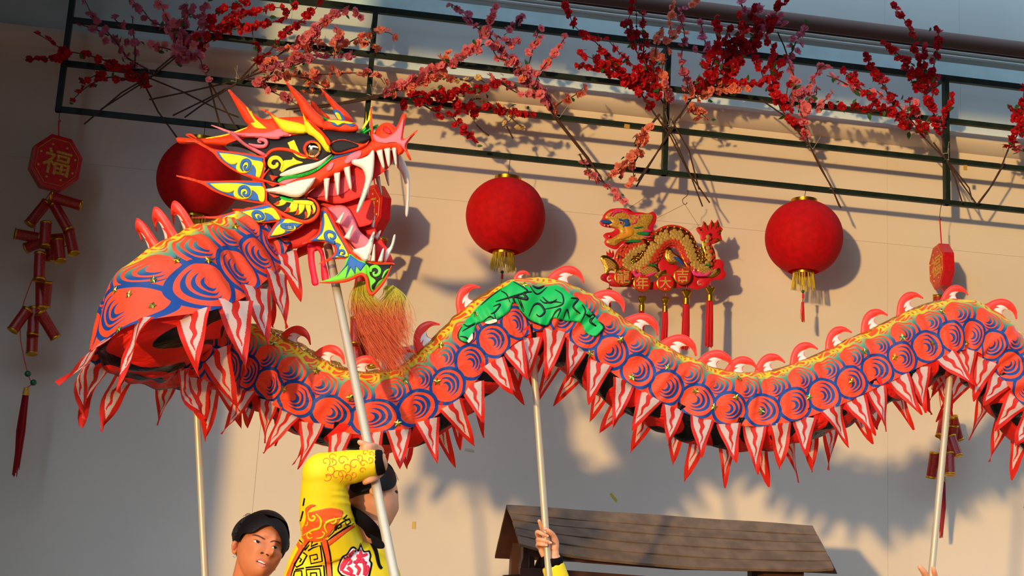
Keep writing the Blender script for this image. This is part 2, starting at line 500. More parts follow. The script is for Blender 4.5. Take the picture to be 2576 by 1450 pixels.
def cracker_material():
    m = mat('patterned firecracker paper', (190, 16, 24), .35, spec=.5); nt = m.node_tree; b = nt.nodes['Principled BSDF']
    n = noise(nt, coord(nt), 70, 3)
    c = mixc(nt, n.step(.62, .66), lin(160, 4, 12), lin(206, 158, 60)); n2 = noise(nt, coord(nt), 90, 2)
    c = mixc(nt, n2.step(.68, .72), c, lin(90, 120, 110)); nt.links.new(c, b.inputs['Base Color'])
    return m
M_crk = cracker_material()
def strands(mb, c, r, top, bot, n, rad, mi=0, jag=.02, spread=1.15):
    for k in range(n):
        a = RND.random()*2*math.pi; q = r*math.sqrt(RND.random()) if r < .02 else r*(.93+.1*RND.random())
        x, y = q*math.cos(a), q*math.sin(a); s = spread+RND.uniform(-.1, .1)
        z1 = bot+RND.random()*jag
        mb.tube([(c[0]+x, c[1]+y, top), (c[0]+x*(1+s)/2+RND.uniform(-.002,.002), c[1]+y*(1+s)/2, (top+z1)/2), (c[0]+x*s+RND.uniform(-.003,.003), c[1]+y*s, z1)], rad, 4, mi)
    return mb
def text_mb(s, place, cx, cy, size, depth=.002, mb=None, mi=0, shear=0, rot=0):
    """lettering centred at (cx, cy) in picture units, cut out of thin sheet"""
    cu = bpy.data.curves.new('lettering', 'FONT'); cu.body = s; cu.resolution_u = 3; cu.offset = .012
    ob = bpy.data.objects.new('lettering', cu); COL.objects.link(ob)
    dg = bpy.context.evaluated_depsgraph_get(); me = ob.evaluated_get(dg).to_mesh()
    vs = np.array([v.co[:2] for v in me.vertices]); fs = [tuple(p.vertices) for p in me.polygons]
    mb = mb or MB()
    if len(vs):
        lo, hi = vs.min(0), vs.max(0); k = size/max(hi-lo); q = (vs-(lo+hi)/2)*k
        q[:,0] += q[:,1]*shear; ca, sa = math.cos(rot), math.sin(rot)
        q = np.stack([q[:,0]*ca-q[:,1]*sa, q[:,0]*sa+q[:,1]*ca], 1)
        n = len(q); a = [place(cx+p[0], cy-p[1], depth) for p in q]; b = [place(cx+p[0], cy-p[1], 0) for p in q]
        f2 = list(fs)
        tri = [t for f in fs for t in ((f[0], f[i], f[i+1]) for i in range(1, len(f)-1))]
        for e in boundary(tri): f2.append((e[1], e[0], n+e[0], n+e[1]))
        mb.add(a+b, f2, mi)
    ob.evaluated_get(dg).to_mesh_clear(); bpy.data.objects.remove(ob); bpy.data.curves.remove(cu)
    return mb

def lantern(px, py, label, hook_px):
    c = FP(px, py, -.0); R = 102*mpp(FRAME); H = R*.955
    t = thing('red_lantern', label, 'lantern', (c.x, c.y, c.z-H), 'round red lanterns under the trellis')
    m = MB(); n = 24; prof = []
    for i in range(n+1):
        a = math.pi*(.115 + (1-.23)*i/n); prof.append((R*math.sin(a)**.92, -H*math.cos(a)*1.02))
    m.lathe(prof, 96, c)
    for i, v in enumerate(m.v):       # twelve faint gores
        k = i % 96; g = 1-.012*abs(math.sin(6*2*math.pi*k/96))
        m.v[i] = (c.x+(v[0]-c.x)*g, c.y+(v[1]-c.y)*g, v[2])
    obj('globe', m, M_lred, t, smooth=True)
    top = MB().lathe([(.060,.0),(.066,.0),(.066,.026),(.058,.026),(.058,.004),(.0005,.004)], 40, (c.x, c.y, c.z+H*.92))
    obj('top_ring', top, M_gold, t)
    b = MB().lathe([(.0005,.006),(.052,.006),(.054,.004),(.054,-.016),(.048,-.016),(.048,0)], 40, (c.x, c.y, c.z-H*.93))
    obj('bottom_ring', b, M_gold, t)
    z0 = c.z-H*.93-.012
    fr = tag(obj('fringe', strands(MB(), c, .05, z0, z0-.088, 90, .0011, jag=.012), M_yel, t, smooth=False), kind='stuff')
    obj('candle_holder', MB().lathe([(.0005,0),(.02,0),(.022,.012),(.0005,.014)], 16, (c.x, c.y, z0-.004)), M_lred, t)
    obj('bead', MB().ball((c.x-.001, c.y, z0-.094), .0085, 10), M_jade, t)
    zc = z0-.103
    obj('cord_wrap', MB().lathe([(.0005,0),(.006,0),(.006,-.025),(.0005,-.025)], 10, (c.x, c.y, zc)), M_redcard, t)
    return t, c, zc
def hook(p_top, p_bot, parent, name='hook'):
    m = MB(); z = p_top.z; pts = [p_top+Vector((0,-.013,.012)), p_top+Vector((.004,-.016,0)), (p_top+p_bot)/2+Vector((.003,0,0)), p_bot+Vector((0,0,.012)), p_bot+Vector((.008,0,.0)), p_bot+Vector((0,0,-.004))]
    return obj(name, m.tube(smooth3(pts, 5), .0016, 5), M_wire, parent)
def smooth3(pts, n=6):
    pts = [Vector(p) for p in pts]; out = []
    for i in range(len(pts)-1):
        p0 = pts[max(i-1,0)]; p1 = pts[i]; p2 = pts[i+1]; p3 = pts[min(i+2, len(pts)-1)]
        for k in range(n):
            t = k/n; t2=t*t; t3=t2*t
            out.append(p1*(2*t3-3*t2+1)+(p2-p0)*.5*(t3-2*t2+t)+p2*(-2*t3+3*t2)+(p3-p1)*.5*(t3-t2))
    return out+[pts[-1]]
for i, (px, py, lab) in enumerate([
        (500, 450, 'round red lantern in shade half hidden behind the dragon head'),
        (1272, 545, 'sunlit round red lantern left of the golden dragon plaque with a yellow cord'),
        (2022, 598, 'sunlit round red lantern right of the golden dragon plaque with a red tassel')]):
    t, c, zc = lantern(px, py, lab, None)
    H = 102*mpp(FRAME)
    hook(Vector((c.x, FRAME, zr[3])), Vector((c.x, FRAME, c.z+H*.9)), t)
    if i == 2:
        obj('cord', MB().tube([(c.x, c.y, zc-.02), (c.x-.002, c.y, zc-.05)], .003, 6), M_redcard, t)
        tag(obj('tassel', strands(MB(), (c.x-.002, c.y, 0), .006, zc-.045, zc-.15, 26, .0012, spread=1.6), M_rthr, t, smooth=False), kind='stuff')
    else:
        tag(obj('cord', strands(MB(), (c.x-.002, c.y, 0), .003, zc-.02, zc-.12, 12, .0014, spread=1.0), M_yel, t, smooth=False), kind='stuff')

# strings of toy firecrackers ------------------------------------------------
def crk_mesh():
    m = MB(); L, r = .5, 1.0
    m.lathe([(.16,-.47),(.19,-.5),(.2,-.5),(.2,-.43),(.185,-.42)], 14, mi=1); m.lathe([(.185,-.42),(.185,.42)], 14, mi=0)
    m.lathe([(.185,.42),(.2,.43),(.2,.5),(.19,.5),(.16,.47)], 14, mi=1)
    m.lathe([(.0005,-.46),(.16,-.47)], 14, mi=1); m.lathe([(.16,.47),(.0005,.46)], 14, mi=1)
    return mesh('firecracker', m, [M_crk, M_gold])
ME_CRK = crk_mesh()
def crackers(t, lst, dy0=0.):
    for j, (ax, ay, bx, by) in enumerate(lst):
        dy = dy0 + (-.035, .03, 0, -.02, .02)[j % 5]
        a, b = FP(ax, ay, dy), FP(bx, by, dy+(.03 if j % 3 == 0 else -.02)); d = b-a; L = max(d.length, .11)
        M = Matrix.Translation((a+b)/2) @ d.to_track_quat('Z','Y').to_matrix().to_4x4() @ Matrix.Diagonal((.135, .135, L, 1))
        inst('firecracker', ME_CRK, M, t)
def octagon_box(t, px, py, r, yaw, tilt=0, ch='福'):
    c = FP(px, py); R = r*mpp(FRAME); B = Matrix.Translation(c) @ Matrix.Rotation(yaw, 4, 'Z') @ Matrix.Rotation(tilt, 4, 'Y')
    m = MB(); th = .026
    ang = [math.pi/8+k*math.pi/4 for k in range(8)]
    rings = [(R*.9, -th-.004), (R, -th), (R, th), (R*.9, th+.004)]
    vs = [B @ Vector((q*math.cos(a)*.92, y, q*math.sin(a)*1.06)) for q, y in rings for a in ang]
    fs = [tuple(range(8)), tuple(reversed(range(24, 32)))] + [(i*8+k, (i+1)*8+k, (i+1)*8+(k+1)%8, i*8+(k+1)%8) for i in range(3) for k in range(8)]
    b = obj('octagon_box', m.add(vs, fs), M_foilred, t, smooth=False)
    pl = lambda x, y, h: B @ Vector((x, -th-.004-h, -y))
    g = MB(); text_mb(ch, pl, 0, -.0, R*.95, .002, g)
    for k in range(8):     # gold edging
        a0, a1 = ang[k], ang[(k+1)%8]; q = R*.84
        g.tube([pl(q*math.cos(a0)*.92, -q*math.sin(a0)*1.06, .001), pl(q*math.cos(a1)*.92, -q*math.sin(a1)*1.06, .001)], .0013, 5)
        g.ball(pl(q*.78*math.cos(a0), -q*.78*math.sin(a0), .0), (.006,.003,.006), 6)
    obj('gold_lettering', g, M_goldp, b)
    return c, R
def cracker_string(label, oct_, hang, lst, beads, tas, ch='福'):
    base = FP(tas[-1][0], tas[-1][1]) if tas else FP(lst[-1][2], lst[-1][3])
    t = thing('firecracker_string', label, 'firecrackers', base, 'hanging strings of red firecrackers')
    c, R = octagon_box(t, *oct_, ch=ch)
    hk = FP(*hang); 
    hook(Vector((hk.x, FRAME, zr[3])), FP(hang[0], hang[1]+30), t)
    obj('hanging_cord', MB().tube([FP(hang[0], hang[1]+28), c+Vector((0,0,R))], .0035, 6), M_redcard, t)
    crackers(t, lst)
    ys = [p for q in lst for p in ((q[0], q[1]), (q[2], q[3]))]
    path = [c-Vector((0,0,R))] + [FP((q[0]+q[2])/2, (q[1]+q[3])/2) for q in lst[1:-1:3]]
    path += [FP(b[0], b[1]) for b in beads] + ([FP(*tas[0])] if tas else [])
    obj('string', MB().tube(smooth3(path, 3), .0022, 5), M_redcard, t)
    for b in beads: obj('bead', MB().ball(FP(*b), .0145, 10), M_jade, t)
    if tas:
        a, b = FP(*tas[0]), FP(*tas[1]); d = b-a
        obj('tassel_cap', MB().tube([a, a+d*.035, a+d*.04, a+d*.09], [.013,.013,.015,.015], 12), M_goldp, t)
        m = MB()
        for k in range(46):
            th = RND.random()*6.28; q = .013*math.sqrt(RND.random()); o = Vector((q*math.cos(th), q*math.sin(th), 0))
            e = b+o*.5+Vector((RND.uniform(-.008,.008), 0, RND.uniform(-.01,.06)))
            m.tube([a+d*.08+o, a+d*.5+o*1.5, e], .0017, 4)
        tag(obj('tassel', m, mat('dark red silk', (150, 12, 24), .6), t, smooth=False), kind='stuff')
    return t
cracker_string('string of red firecrackers under an octagon box, hanging in shade at far left', (139, 412, 68, R_(22), R_(4)), (148, 275),
    [(124,494,206,518),(119,508,72,566),(134,512,174,582),(36,588,100,600),(72,622,112,606),(116,560,112,622),(104,604,160,600),(172,574,186,640),(146,604,152,658),(126,600,128,655),
     (101,636,98,706),(103,706,103,778),(118,708,112,774),(70,778,30,834),(86,774,82,846),(100,784,141,852),(82,838,80,890)],
    [(70,941),(84,963)], [(67,976),(38,1196)])
cracker_string('string of red firecrackers mostly hidden behind the dragon mouth and orange beard', (938, 533, 66, R_(-58), 0), (925, 290),
    [(962,600,956,655),(938,622,900,642),(912,660,900,748),(948,640,930,712),(930,700,925,790),(895,800,893,868),(918,806,915,862),(893,862,900,930),(928,850,938,925),(908,850,912,905),(940,830,965,900)],
    [], [(918,930),(905,1010)])
cracker_string('sunlit string of red firecrackers at right behind the last dragon pole', (2369, 672, 60, R_(-94), R_(-5)), (2364, 522),
    [(2360,742,2358,800),(2388,752,2392,812),(2370,800,2368,862),(2395,850,2402,925),(2362,905,2356,980),(2378,1040,2366,1100),(2396,1048,2412,1108),(2368,1088,2398,1142),(2392,1100,2408,1146),
     (2352,1138,2342,1204),(2388,1140,2390,1196),(2376,1130,2378,1180),(2398,1070,2392,1130)],
    [], [(2372,1200),(2368,1350)])

# the golden dragon plaque -----------------------------------------------------
W = Z(1460, 480, .30345)
plq = thing('dragon_plaque', 'glittering gold and red dragon plaque with four lettered discs and hanging red tassels', 'ornament', FP(1665, 880))
PL = lambda dy: (lambda x, y, h: P(x, y, FRAME-dy-h))
M_scale = mat('gold glitter scales', (204, 160, 70), .4, metal=.4); 
def scale_mat(m, gold, red, line, s):
    nt = m.node_tree; b = nt.nodes['Principled BSDF']; x, y, z = sepxyz(nt, coord(nt))
    u = x*(1/s); v = z*(1/s); 
    def cell(du, dv):
        a = (u+du).fract()-.5; c = (v*1.2+dv).fract()-.5
        return (a*a+c*c).sqrt()
    d = cell(0, 0).min(cell(.5, .5))
    c = mixc(nt, d.gt(.36), gold, line)
    g = noise(nt, coord(nt), 900, 1); c = mixc(nt, g.gt(.6), c, lin(236, 206, 130))
    nt.links.new(c, b.inputs['Base Color']); return m
scale_mat(M_scale, lin(200,150,58), None, lin(110,40,20), .017)
M_scalered = scale_mat(mat('red glitter scales', (190,50,30), .45, metal=.2), lin(196, 60, 34), None, lin(110, 24, 16), .017)
M_pinkc = mat('hot pink card', (232, 60, 130), .5); M_blue_c = mat('blue card', (36, 84, 160), .5); M_greenc = mat('green card', (20, 130, 70), .5)
def pp(name, pts, mats, dy, thick=.006, bulge=.006, step=3.0, sm=True, corners=(), holes=(), n=4, parent=plq):
    o = smooth_poly(W(*pts), n, corners=corners) if sm else W(*pts)
    return obj(name, plate(o, step, PL(dy), thick, bulge, holes=holes), mats, parent)
def c_hole(x, y, r): return W(*strip2d(spiral2d(x, y, r*.3, r, 0, 4.6, 14), 9))
pp('cloud_base', [(165,720),(185,692),(240,682),(300,690),(460,760),(640,750),(780,700),(900,660),(1010,650),(1100,585),(1150,568),(1190,600),(1185,650),(1208,690),(1180,735),(1100,745),(1045,790),(960,822),(880,800),(740,812),(600,822),(420,800),(300,800),(245,790),(235,770),(180,745)], M_redcard, 0, step=4, holes=[c_hole(243,735,26), c_hole(990,768,26)])
pp('lattice', [(640,600),(690,570),(740,590),(820,640),(800,700),(700,720),(650,680)], M_redcard, 0, step=4)
body = [(560,420),(470,470),(372,545),(375,640),(450,662),(540,610),(600,520),(650,430),(740,375),(840,400),(895,490),(930,590),(1000,650),(1060,615),(1072,520),(1045,430),(1085,355)]
bp = smooth_poly(body, 6, closed=False)
pp('body_backing', strip2d(bp, [120,130,140,150,150,150,150,150,130,110,95,75,45]), M_gold, .004, sm=False, bulge=.004)
ob = pp('scaled_body', strip2d(bp, [100,110,118,124,126,126,126,124,104,86,72,52,24]), mat('maroon foil', (96, 18, 14), .4, metal=.3), .010, sm=False, bulge=.012)
sc_ = MB()
wid = np.interp(np.linspace(0,1,len(bp)), np.linspace(0,1,13), [100,110,118,124,126,126,126,124,104,86,72,52,24])
pp('ridge_backing', strip2d(bp[2:-6], [150,165,176,180,184,184,184,184,160,140,118,96,70]), M_redcard, .001, sm=False, bulge=.003)
s_acc = 0.; rowk = 0
for i in range(2, len(bp)-2):
    (x0, y0), (x1, y1) = bp[i-1], bp[i+1]; q = math.hypot(x1-x0, y1-y0) or 1; tx, ty = (x1-x0)/q, (y1-y0)/q; nx, ny = -ty, tx
    s_acc += math.hypot(bp[i][0]-bp[i-1][0], bp[i][1]-bp[i-1][1])
    if s_acc < 17: continue
    s_acc = 0; rowk += 1; nrow = max(2, int(wid[i]/26)); 
    for j in range(nrow):
        o = (j+.5+(.5 if rowk % 2 else 0)*1)/nrow - .5
        if abs(o) > .52: continue
        cx, cy = bp[i][0]+nx*o*wid[i]*.92, bp[i][1]+ny*o*wid[i]*.92; red = (o > .12 and i < 40) or (o > .2 and i >= 40)
        c = W((cx, cy))[0]; h0 = .0105+.012*math.sqrt(max(0, 1-(2*abs(o))**2))+.0005*(rowk % 3)
        ring = [W((cx+18.5*math.cos(a), cy+18.5*math.sin(a)))[0] for a in np.linspace(0, 2*math.pi, 9)[:-1]]
        f = PL(0); vs = [f(c[0], c[1], h0+.0035)] + [f(r[0], r[1], h0+.0012) for r in ring] + [f(r[0], r[1], h0-.002) for r in ring]
        sc_.add(vs, [(0, 1+(k+1)%8, 1+k) for k in range(8)] + [(1+k, 1+(k+1)%8, 9+(k+1)%8, 9+k) for k in range(8)], 1 if red else 0)
tag(obj('scales', sc_, [mat('gold glitter scale', (200,162,84), .4, metal=.35, vary=.4, vscale=500), mat('red glitter scale', (206,62,36), .4, metal=.2, vary=.4, vscale=500)], plq, smooth=False), kind='stuff')
m = MB()
for i in range(4, len(bp)-8, 2):        # ridge of foil knobs along the back
    x, y = bp[i]; tx, ty = bp[i+1][0]-bp[i-1][0], bp[i+1][1]-bp[i-1][1]; q = math.hypot(tx, ty); nx, ny = ty/q, -tx/q
    if i > 36 and True: nx, ny = (nx, ny)
    k = 74 if i < 66 else 56
    px, py = W((x+nx*k, y+ny*k))[0]; m.ball(P(px, py, FRAME-.012), (.0088, .007, .0088), 6)
tag(obj('back_ridge', m, M_gold, plq), kind='stuff')
pp('head_backing', [(158,262),(180,232),(200,190),(262,150),(390,148),(440,176),(490,178),(560,188),(600,172),(632,210),(624,265),(606,300),(606,370),(585,430),(500,440),(430,440),(350,440),(300,488),(225,465),(196,432),(206,402),(186,375),(215,350),(262,342),(282,315),(200,302),(168,284)], M_redcard, .006, n=3)
pp('head', [(205,225),(230,185),(270,172),(360,165),(420,200),(500,196),(590,196),(600,240),(560,300),(575,350),(540,405),(450,415),(370,410),(320,430),(290,455),(230,445),(215,415),(260,395),(300,372),(330,340),(300,310),(240,290),(250,255)], M_goldp, .014, n=3, bulge=.010)
pp('cheek', [(360,290),(410,300),(440,330),(430,370),(390,385),(350,400),(300,400),(340,360),(380,345)], mat('amber card', (222,150,36), .45), .026, bulge=.005)
pp('upper_lip', [(165,250),(200,240),(250,250),(265,270),(215,275),(180,265)], M_blue_c, .02)
pp('brow', [(318,228),(350,240),(395,232),(405,260),(415,285),(375,302),(350,296),(372,270),(350,255),(325,250)], M_blue_c, .027)
obj('eye', MB().ball(P(*W((342,266))[0], FRAME-.028), (.0085,.006,.0085), 10), mat('pink eye', (240,150,140), .3), plq)
obj('pupil', MB().ball(P(*W((336,266))[0], FRAME-.034), (.0045,.004,.0045), 8), M_black, plq)
for pts in ([(240,212),(265,180),(300,160),(350,165),(395,195),(418,232)], [(262,214),(290,180),(340,172)], [(420,275),(455,262),(460,240),(445,228)], [(480,235),(487,215),(470,200),(450,203)]):
    pp('pink_curl', strip2d(smooth_poly(pts, 5, closed=False), [6,13,13,6]), M_pinkc, .027, sm=False, bulge=.003, step=2.5)
for pts in ([(440,308),(500,296),(530,302),(470,318)], [(460,352),(540,336),(572,352),(560,372),(500,368)], [(362,428),(430,405),(500,412),(505,428),(430,432)]):
    pp('green_whisker', pts, M_greenc, .024, step=2.5)
for pts in ([(510,330),(560,322),(590,338),(560,345)], [(510,375),(560,378),(590,372),(560,390)]):
    pp('pink_whisker', pts, M_pinkc, .024, step=2.5)
for pts in ([(195,280),(206,280),(203,297)], [(222,285),(236,284),(232,302)], [(230,372),(244,372),(240,386)]):
    pp('tooth', pts, mat('ivory card', (236,222,196), .5), .024, sm=False, step=2.5)
pp('tail_backing', [(958,325),(975,300),(1005,300),(1020,248),(1060,290),(1088,238),(1112,270),(1140,236),(1158,290),(1184,320),(1165,352),(1176,410),(1120,436),(1070,446),(1000,414),(990,370)], M_redcard, .002, corners=(3,5,7,9,11), n=3)
for a in ([(1035,300),(1030,268),(1045,290),(1060,330)], [(1085,320),(1095,262),(1105,300)], [(1120,320),(1145,262),(1140,310)], [(1125,350),(1172,325),(1140,370)], [(1100,395),(1160,410),(1110,425)], [(1000,320),(985,305),(1010,345)]):
    pp('tail_flame', strip2d(smooth_poly(a, 4, closed=False), [4,15,14,5]), M_gold, .01, sm=False, step=2.5, bulge=.005)
for pts in ([(430,640),(560,600),(640,635),(665,680),(700,655),(708,680),(650,730),(600,712),(500,705),(440,690)], [(930,640),(1050,618),(1105,655),(1150,638),(1155,680),(1090,722),(1040,712),(960,700)], [(205,690),(200,640),(165,560),(190,535),(240,545),(300,590),(322,630),(300,668),(250,662),(228,690)], [(700,540),(715,480),(745,470),(770,510),(840,560),(850,610),(800,600),(750,610),(720,590)]):
    pp('leg_backing', pts, M_gold, .012)
    c = np.mean(pts, 0); q = [((x-c[0])*.72+c[0], (y-c[1])*.72+c[1]) for x, y in pts]
    pp('scaled_leg', q, M_scale, .02, bulge=.006)
for pts in ([(420,640),(440,672),(452,640),(465,690),(500,672),(520,706),(560,690),(605,678),(640,676),(580,712),(500,722),(450,712)], [(915,640),(935,672),(950,640),(965,682),(1000,672),(1030,690),(1095,660),(1060,705),(990,712),(935,700)]):
    pp('pink_flame', pts, M_pinkc, .03, n=3, step=2.5)
pp('pearl_flame', [(225,555),(215,500),(235,520),(240,480),(258,520),(270,490),(280,530),(270,556)], M_redcard, .004, n=3, step=2.5)
for pts in ([(555,625),(575,600),(583,618),(598,592),(604,614),(625,600),(630,625)], [(1030,626),(1045,600),(1055,615),(1070,594),(1085,625)]):
    pp('green_fin', pts, M_greenc, .028, sm=False, step=2.5)
pp('blue_fin', [(770,550),(820,560),(858,612),(820,600)], M_blue_c, .03, step=2.5)
for (x, y), ch in zip([(355,716),(513,768),(706,766),(848,706)], '龍年大吉'):
    ring = [(x+76*math.cos(a), y+76*math.sin(a)) for a in np.linspace(0, 2*math.pi, 40)[:-1]]
    d = obj('disc', plate(W(*ring), 4, PL(.030), .012, .006, edge=6), M_gold, plq)
    obj('disc_face', plate(W(*[(x+(q[0]-x)*.87, y+(q[1]-y)*.87) for q in ring]), 4, PL(.037), .003, .002), M_redcard, d)
    cx, cy = W((x, y-4))[0]
    obj('gold_character', text_mb(ch, PL(.0385), cx, cy, 32 if ch != '大' else 29, .003), mat('gold glitter', (214,180,84), .4, metal=.3, vary=.4, vscale=500), d)
    obj('sequin', MB().ball(P(*W((x+(0 if ch != '年' else -22), y+50 if ch != '年' else y+38))[0], FRAME-.041), (.0075,.002,.0055), 8), mat('amber sequin', (230,150,40), .25, metal=.4), d)
for x, y0, y1, w in [(240,800,1090,42),(513,868,1290,60),(706,876,1260,56),(880,812,1345,72),(1075,785,1322,72)]:
    a = P(*W((x, y0))[0], FRAME-.01); k = .30345*mpp(FRAME); q = w*k
    fan = [(x-w*.62,y0+26),(x-w*.45,y0+6),(x-w*.2,y0+10),(x,y0-4),(x+w*.2,y0+10),(x+w*.45,y0+6),(x+w*.62,y0+26),(x+w*.35,y0+60),(x+w*.28,y0+84),(x-w*.28,y0+84),(x-w*.35,y0+60)]
    tt = obj('tassel_cap', plate(W(*fan), 2.5, PL(.012), .012, .006), M_gold, plq, smooth=False)
    obj('cap_ring', MB().lathe([(q*.30,0),(q*.42,-.004),(q*.42,-.034),(q*.30,-.036)], 12, (a.x, a.y-.0, a.z-80*k)), M_gold, tt)
    obj('hanging_cord', MB().tube([a+Vector((0,0,.02)), a+Vector((0,0,-.01))], .002, 5), M_redcard, tt)
    m = MB(); L = (y1-y0)*k
    for j in range(60):
        th = RND.random()*6.28; rr = q*.44*math.sqrt(RND.random()); o = Vector((rr*math.cos(th), rr*math.sin(th)*.7, 0))
        m.tube([a+o*.8+Vector((0,0,-95*k)), a+o+Vector((.002*RND.random(),0,-L*.6)), a+o*1.1+Vector((RND.uniform(-.003,.003),0,-L+RND.random()*.02))], .0021, 4)
    tag(obj('tassel', m, M_rthr, plq, smooth=False), kind='stuff')
M_thread = mat('ochre thread', (150,110,60), .7)
for a, b in (((400,150),(540,52)), ((612,240),(865,112)), ((865,112),(985,298)), ((1110,400),(1215,440))):
    obj('thread', MB().tube([P(*W(a)[0], FRAME-.01), P(*W(b)[0], FRAME-.004)], .0011, 4), M_thread, plq)
hp = [P(*W(q)[0], FRAME-.005) for q in ((895,0),(885,40),(850,70),(850,100),(870,115),(886,98))]
obj('hook', MB().tube(smooth3([FP(1728, 482)]+hp, 4), .0018, 5), M_wire, plq)
# ================================================================== ARTIFICIAL BLOSSOM SPRAYS
ZA, ZB, ZC_, ZD, ZE = Z(0,0,.24845), Z(560,0,.24845), Z(1000,0,.3311), Z(1400,0,.35854), Z(1936,0,.35854)
FCOL = dict(red=(196,20,32), crimson=(166,12,32), pink=(236,128,138), mauve=(200,104,130), peach=(240,138,112), cream=(238,208,140))
M_fl = {k: mat(k+' silk petal', c, .65, spec=.2, trans=.3, vary=.18, vscale=60) for k, c in FCOL.items()}
M_flc = mat('blossom heart', (196,96,66), .6)
M_leaf = mat('silk leaf', (44, 92, 36), .6, trans=.2, vary=.2, vscale=30)
M_twig = mat('brown twig', (66, 44, 34), .75, vary=.25, vscale=40)
M_tie = mat('clear cable tie', (190,180,165), .4)
def flower_mesh(name, m, rs):
    b = MB()
    for layer, (r, lift, n) in enumerate(((1.0, .12, 5), (.68, .38, 5))):
        for k in range(n):
            a = 2*math.pi*k/n + layer*.6 + rs.uniform(-.15,.15); q = r*rs.uniform(.85,1.1); l = lift*rs.uniform(.6,1.8); w = .62*q
            M = Matrix.Rotation(a, 3, 'Z'); z1 = rs.uniform(-.08,.08)
            pts = [(.08*q,0,0), (.5*q,-w*.75,l*.5+z1), (.52*q,0,l*.3), (.5*q,w*.75,l*.5-z1), (.9*q,-w*.6,l*1.1), (1.02*q,0,l*.8+z1), (.9*q,w*.6,l*1.15)]
            b.add([M @ Vector(p) for p in pts], [(0,1,2),(0,2,3),(1,4,5,2),(2,5,6,3)], 0)
    b.lathe([(.0005,.05),(.14,.12),(.12,.26),(.0005,.3)], 6, mi=1)
    return mesh(name, b, [m, M_flc], True)
rs_ = random.Random(3)
ME_FL = {k: [flower_mesh('blossom', M_fl[k], rs_) for _ in range(4)] for k in FCOL}
lb = MB().add([(0,0,0),(.35,-.3,.08),(.4,0,0),(.35,.3,.08),(.75,-.24,.0),(.8,0,-.05),(.75,.24,.0),(1.15,0,-.15)], [(0,1,2),(0,2,3),(1,4,5,2),(2,5,6,3),(4,7,5),(5,7,6)])
ME_LEAF = mesh('leaf', lb, M_leaf, True)
FB = random.Random(11)
def rand_rot(out):            # a random spin with the heart facing roughly along out
    q = Vector(out).normalized().to_track_quat('Z', 'Y')
    return (q @ Euler((FB.gauss(0,.55), FB.gauss(0,.55), FB.uniform(0,6.28))).to_quaternion()).to_matrix().to_4x4()
def spray(label, cols, parts, stems=(), ties=(), size=14.5, step=15., d0=-.03, d1=-.12, spread=9, leaves=.24):
    """parts: outlines of flowering twigs from the tie outwards; stems: bare lower stems"""
    allp = [parts[0][0]] if parts else [stems[0][0]]
    b0 = (ties[0] if ties else allp[0]); t = thing('blossom_spray', label, 'blossoms', FP(b0[0], b0[1], d0), 'artificial blossom sprays tied to the trellis')
    bx, by = b0
    for pi, path in enumerate(parts):
        rp = resample(smooth_poly(path, 5, closed=False), 6.0); n = len(rp); o = FB.uniform(-.03,.03)
        dep = lambda x, y: d0 + (d1-d0)*min(1, math.hypot(x-bx, y-by)/260) + o
        m = MB(); pts3 = [FP(x, y, dep(x, y)) for x, y in rp[::3]] + [FP(rp[-1][0], rp[-1][1], dep(*rp[-1]))]
        m.tube(pts3, list(np.linspace(.0042, .0018, len(pts3))), 5)
        obj('twig', m, M_twig, t)
        L = n*6.0; k = max(3, int(L/(step*1.18))); col = cols[pi % len(cols)]
        for j in range(k):
            q = (j+FB.random()*.8)/k; x, y = rp[min(n-1, int(q*n))]
            sp = spread*(1-.55*q); x += FB.gauss(0, sp*.6); y += FB.gauss(0, sp*.6); dd = dep(x, y)+FB.gauss(0,.014)
            s = size*mpp(FRAME)*FB.uniform(.72,1.18)*(1-.25*q)
            c3 = col if FB.random() < .9 else FB.choice([c for c in cols])
            inst('blossom', ME_FL[c3][FB.randrange(4)], Matrix.Translation(FP(x, y, dd)) @ rand_rot((FB.gauss(0,.6), -1, FB.gauss(.1,.6))) @ Matrix.Scale(s, 4), t)
            if FB.random() < leaves:
                inst('leaf', ME_LEAF, Matrix.Translation(FP(x+FB.gauss(0,8), y+FB.gauss(0,8), dd)) @ rand_rot((FB.gauss(0,1), -1, FB.gauss(0,1))) @ Matrix.Scale(s*1.3, 4), t)
    for path in stems:
        n = len(path); m = MB().tube([FP(x, y, d0+.015*(i % 2)-.01) for i, (x, y) in enumerate(path)], [.0042]*n, 6)
        obj('stem', m, M_twig, t)
    for (x, y) in ties:
        c = FP(x, y, d0*.5); m = MB(); a = FB.uniform(-.4,.4)
        ring = [c+Vector((.012*math.cos(k*.5236), .02*math.sin(k*.5236), .012*math.cos(k*.5236)*a+.003*math.sin(k*.5236))) for k in range(13)]
        tail = FP(x+FB.uniform(-8,30), y-FB.uniform(8,42), d0-.03)
        obj('cable_tie', m.tube(ring, .0016, 4).tube([ring[0], tail], .0012, 4), M_tie, t)
    return t
A, B_, C_, D_, E_ = (lambda *p: ZA(*p)), (lambda *p: ZB(*p)), (lambda *p: ZC_(*p)), (lambda *p: ZD(*p)), (lambda *p: ZE(*p))
spray('red blossom twig poking past the left end post of the trellis', ['red'],
    [A((1300,720),(1150,650),(1000,590),(800,540),(650,510),(480,400),(370,340)), A((700,520),(600,580),(470,590),(380,600),(270,600))], stems=[A((1560,740),(1300,720))], ties=A((1400,700)), step=16)
spray('dark red blossom twig drooping below the third rail at far left', ['red'],
    [A((1480,830),(1290,720),(1130,700),(980,760),(800,840)), A((1330,820),(1150,780),(980,820),(830,920),(740,1010)), A((1480,870),(1420,760))], stems=[A((1470,870),(1600,1130),(1790,1390))], ties=A((1490,800)), step=14)
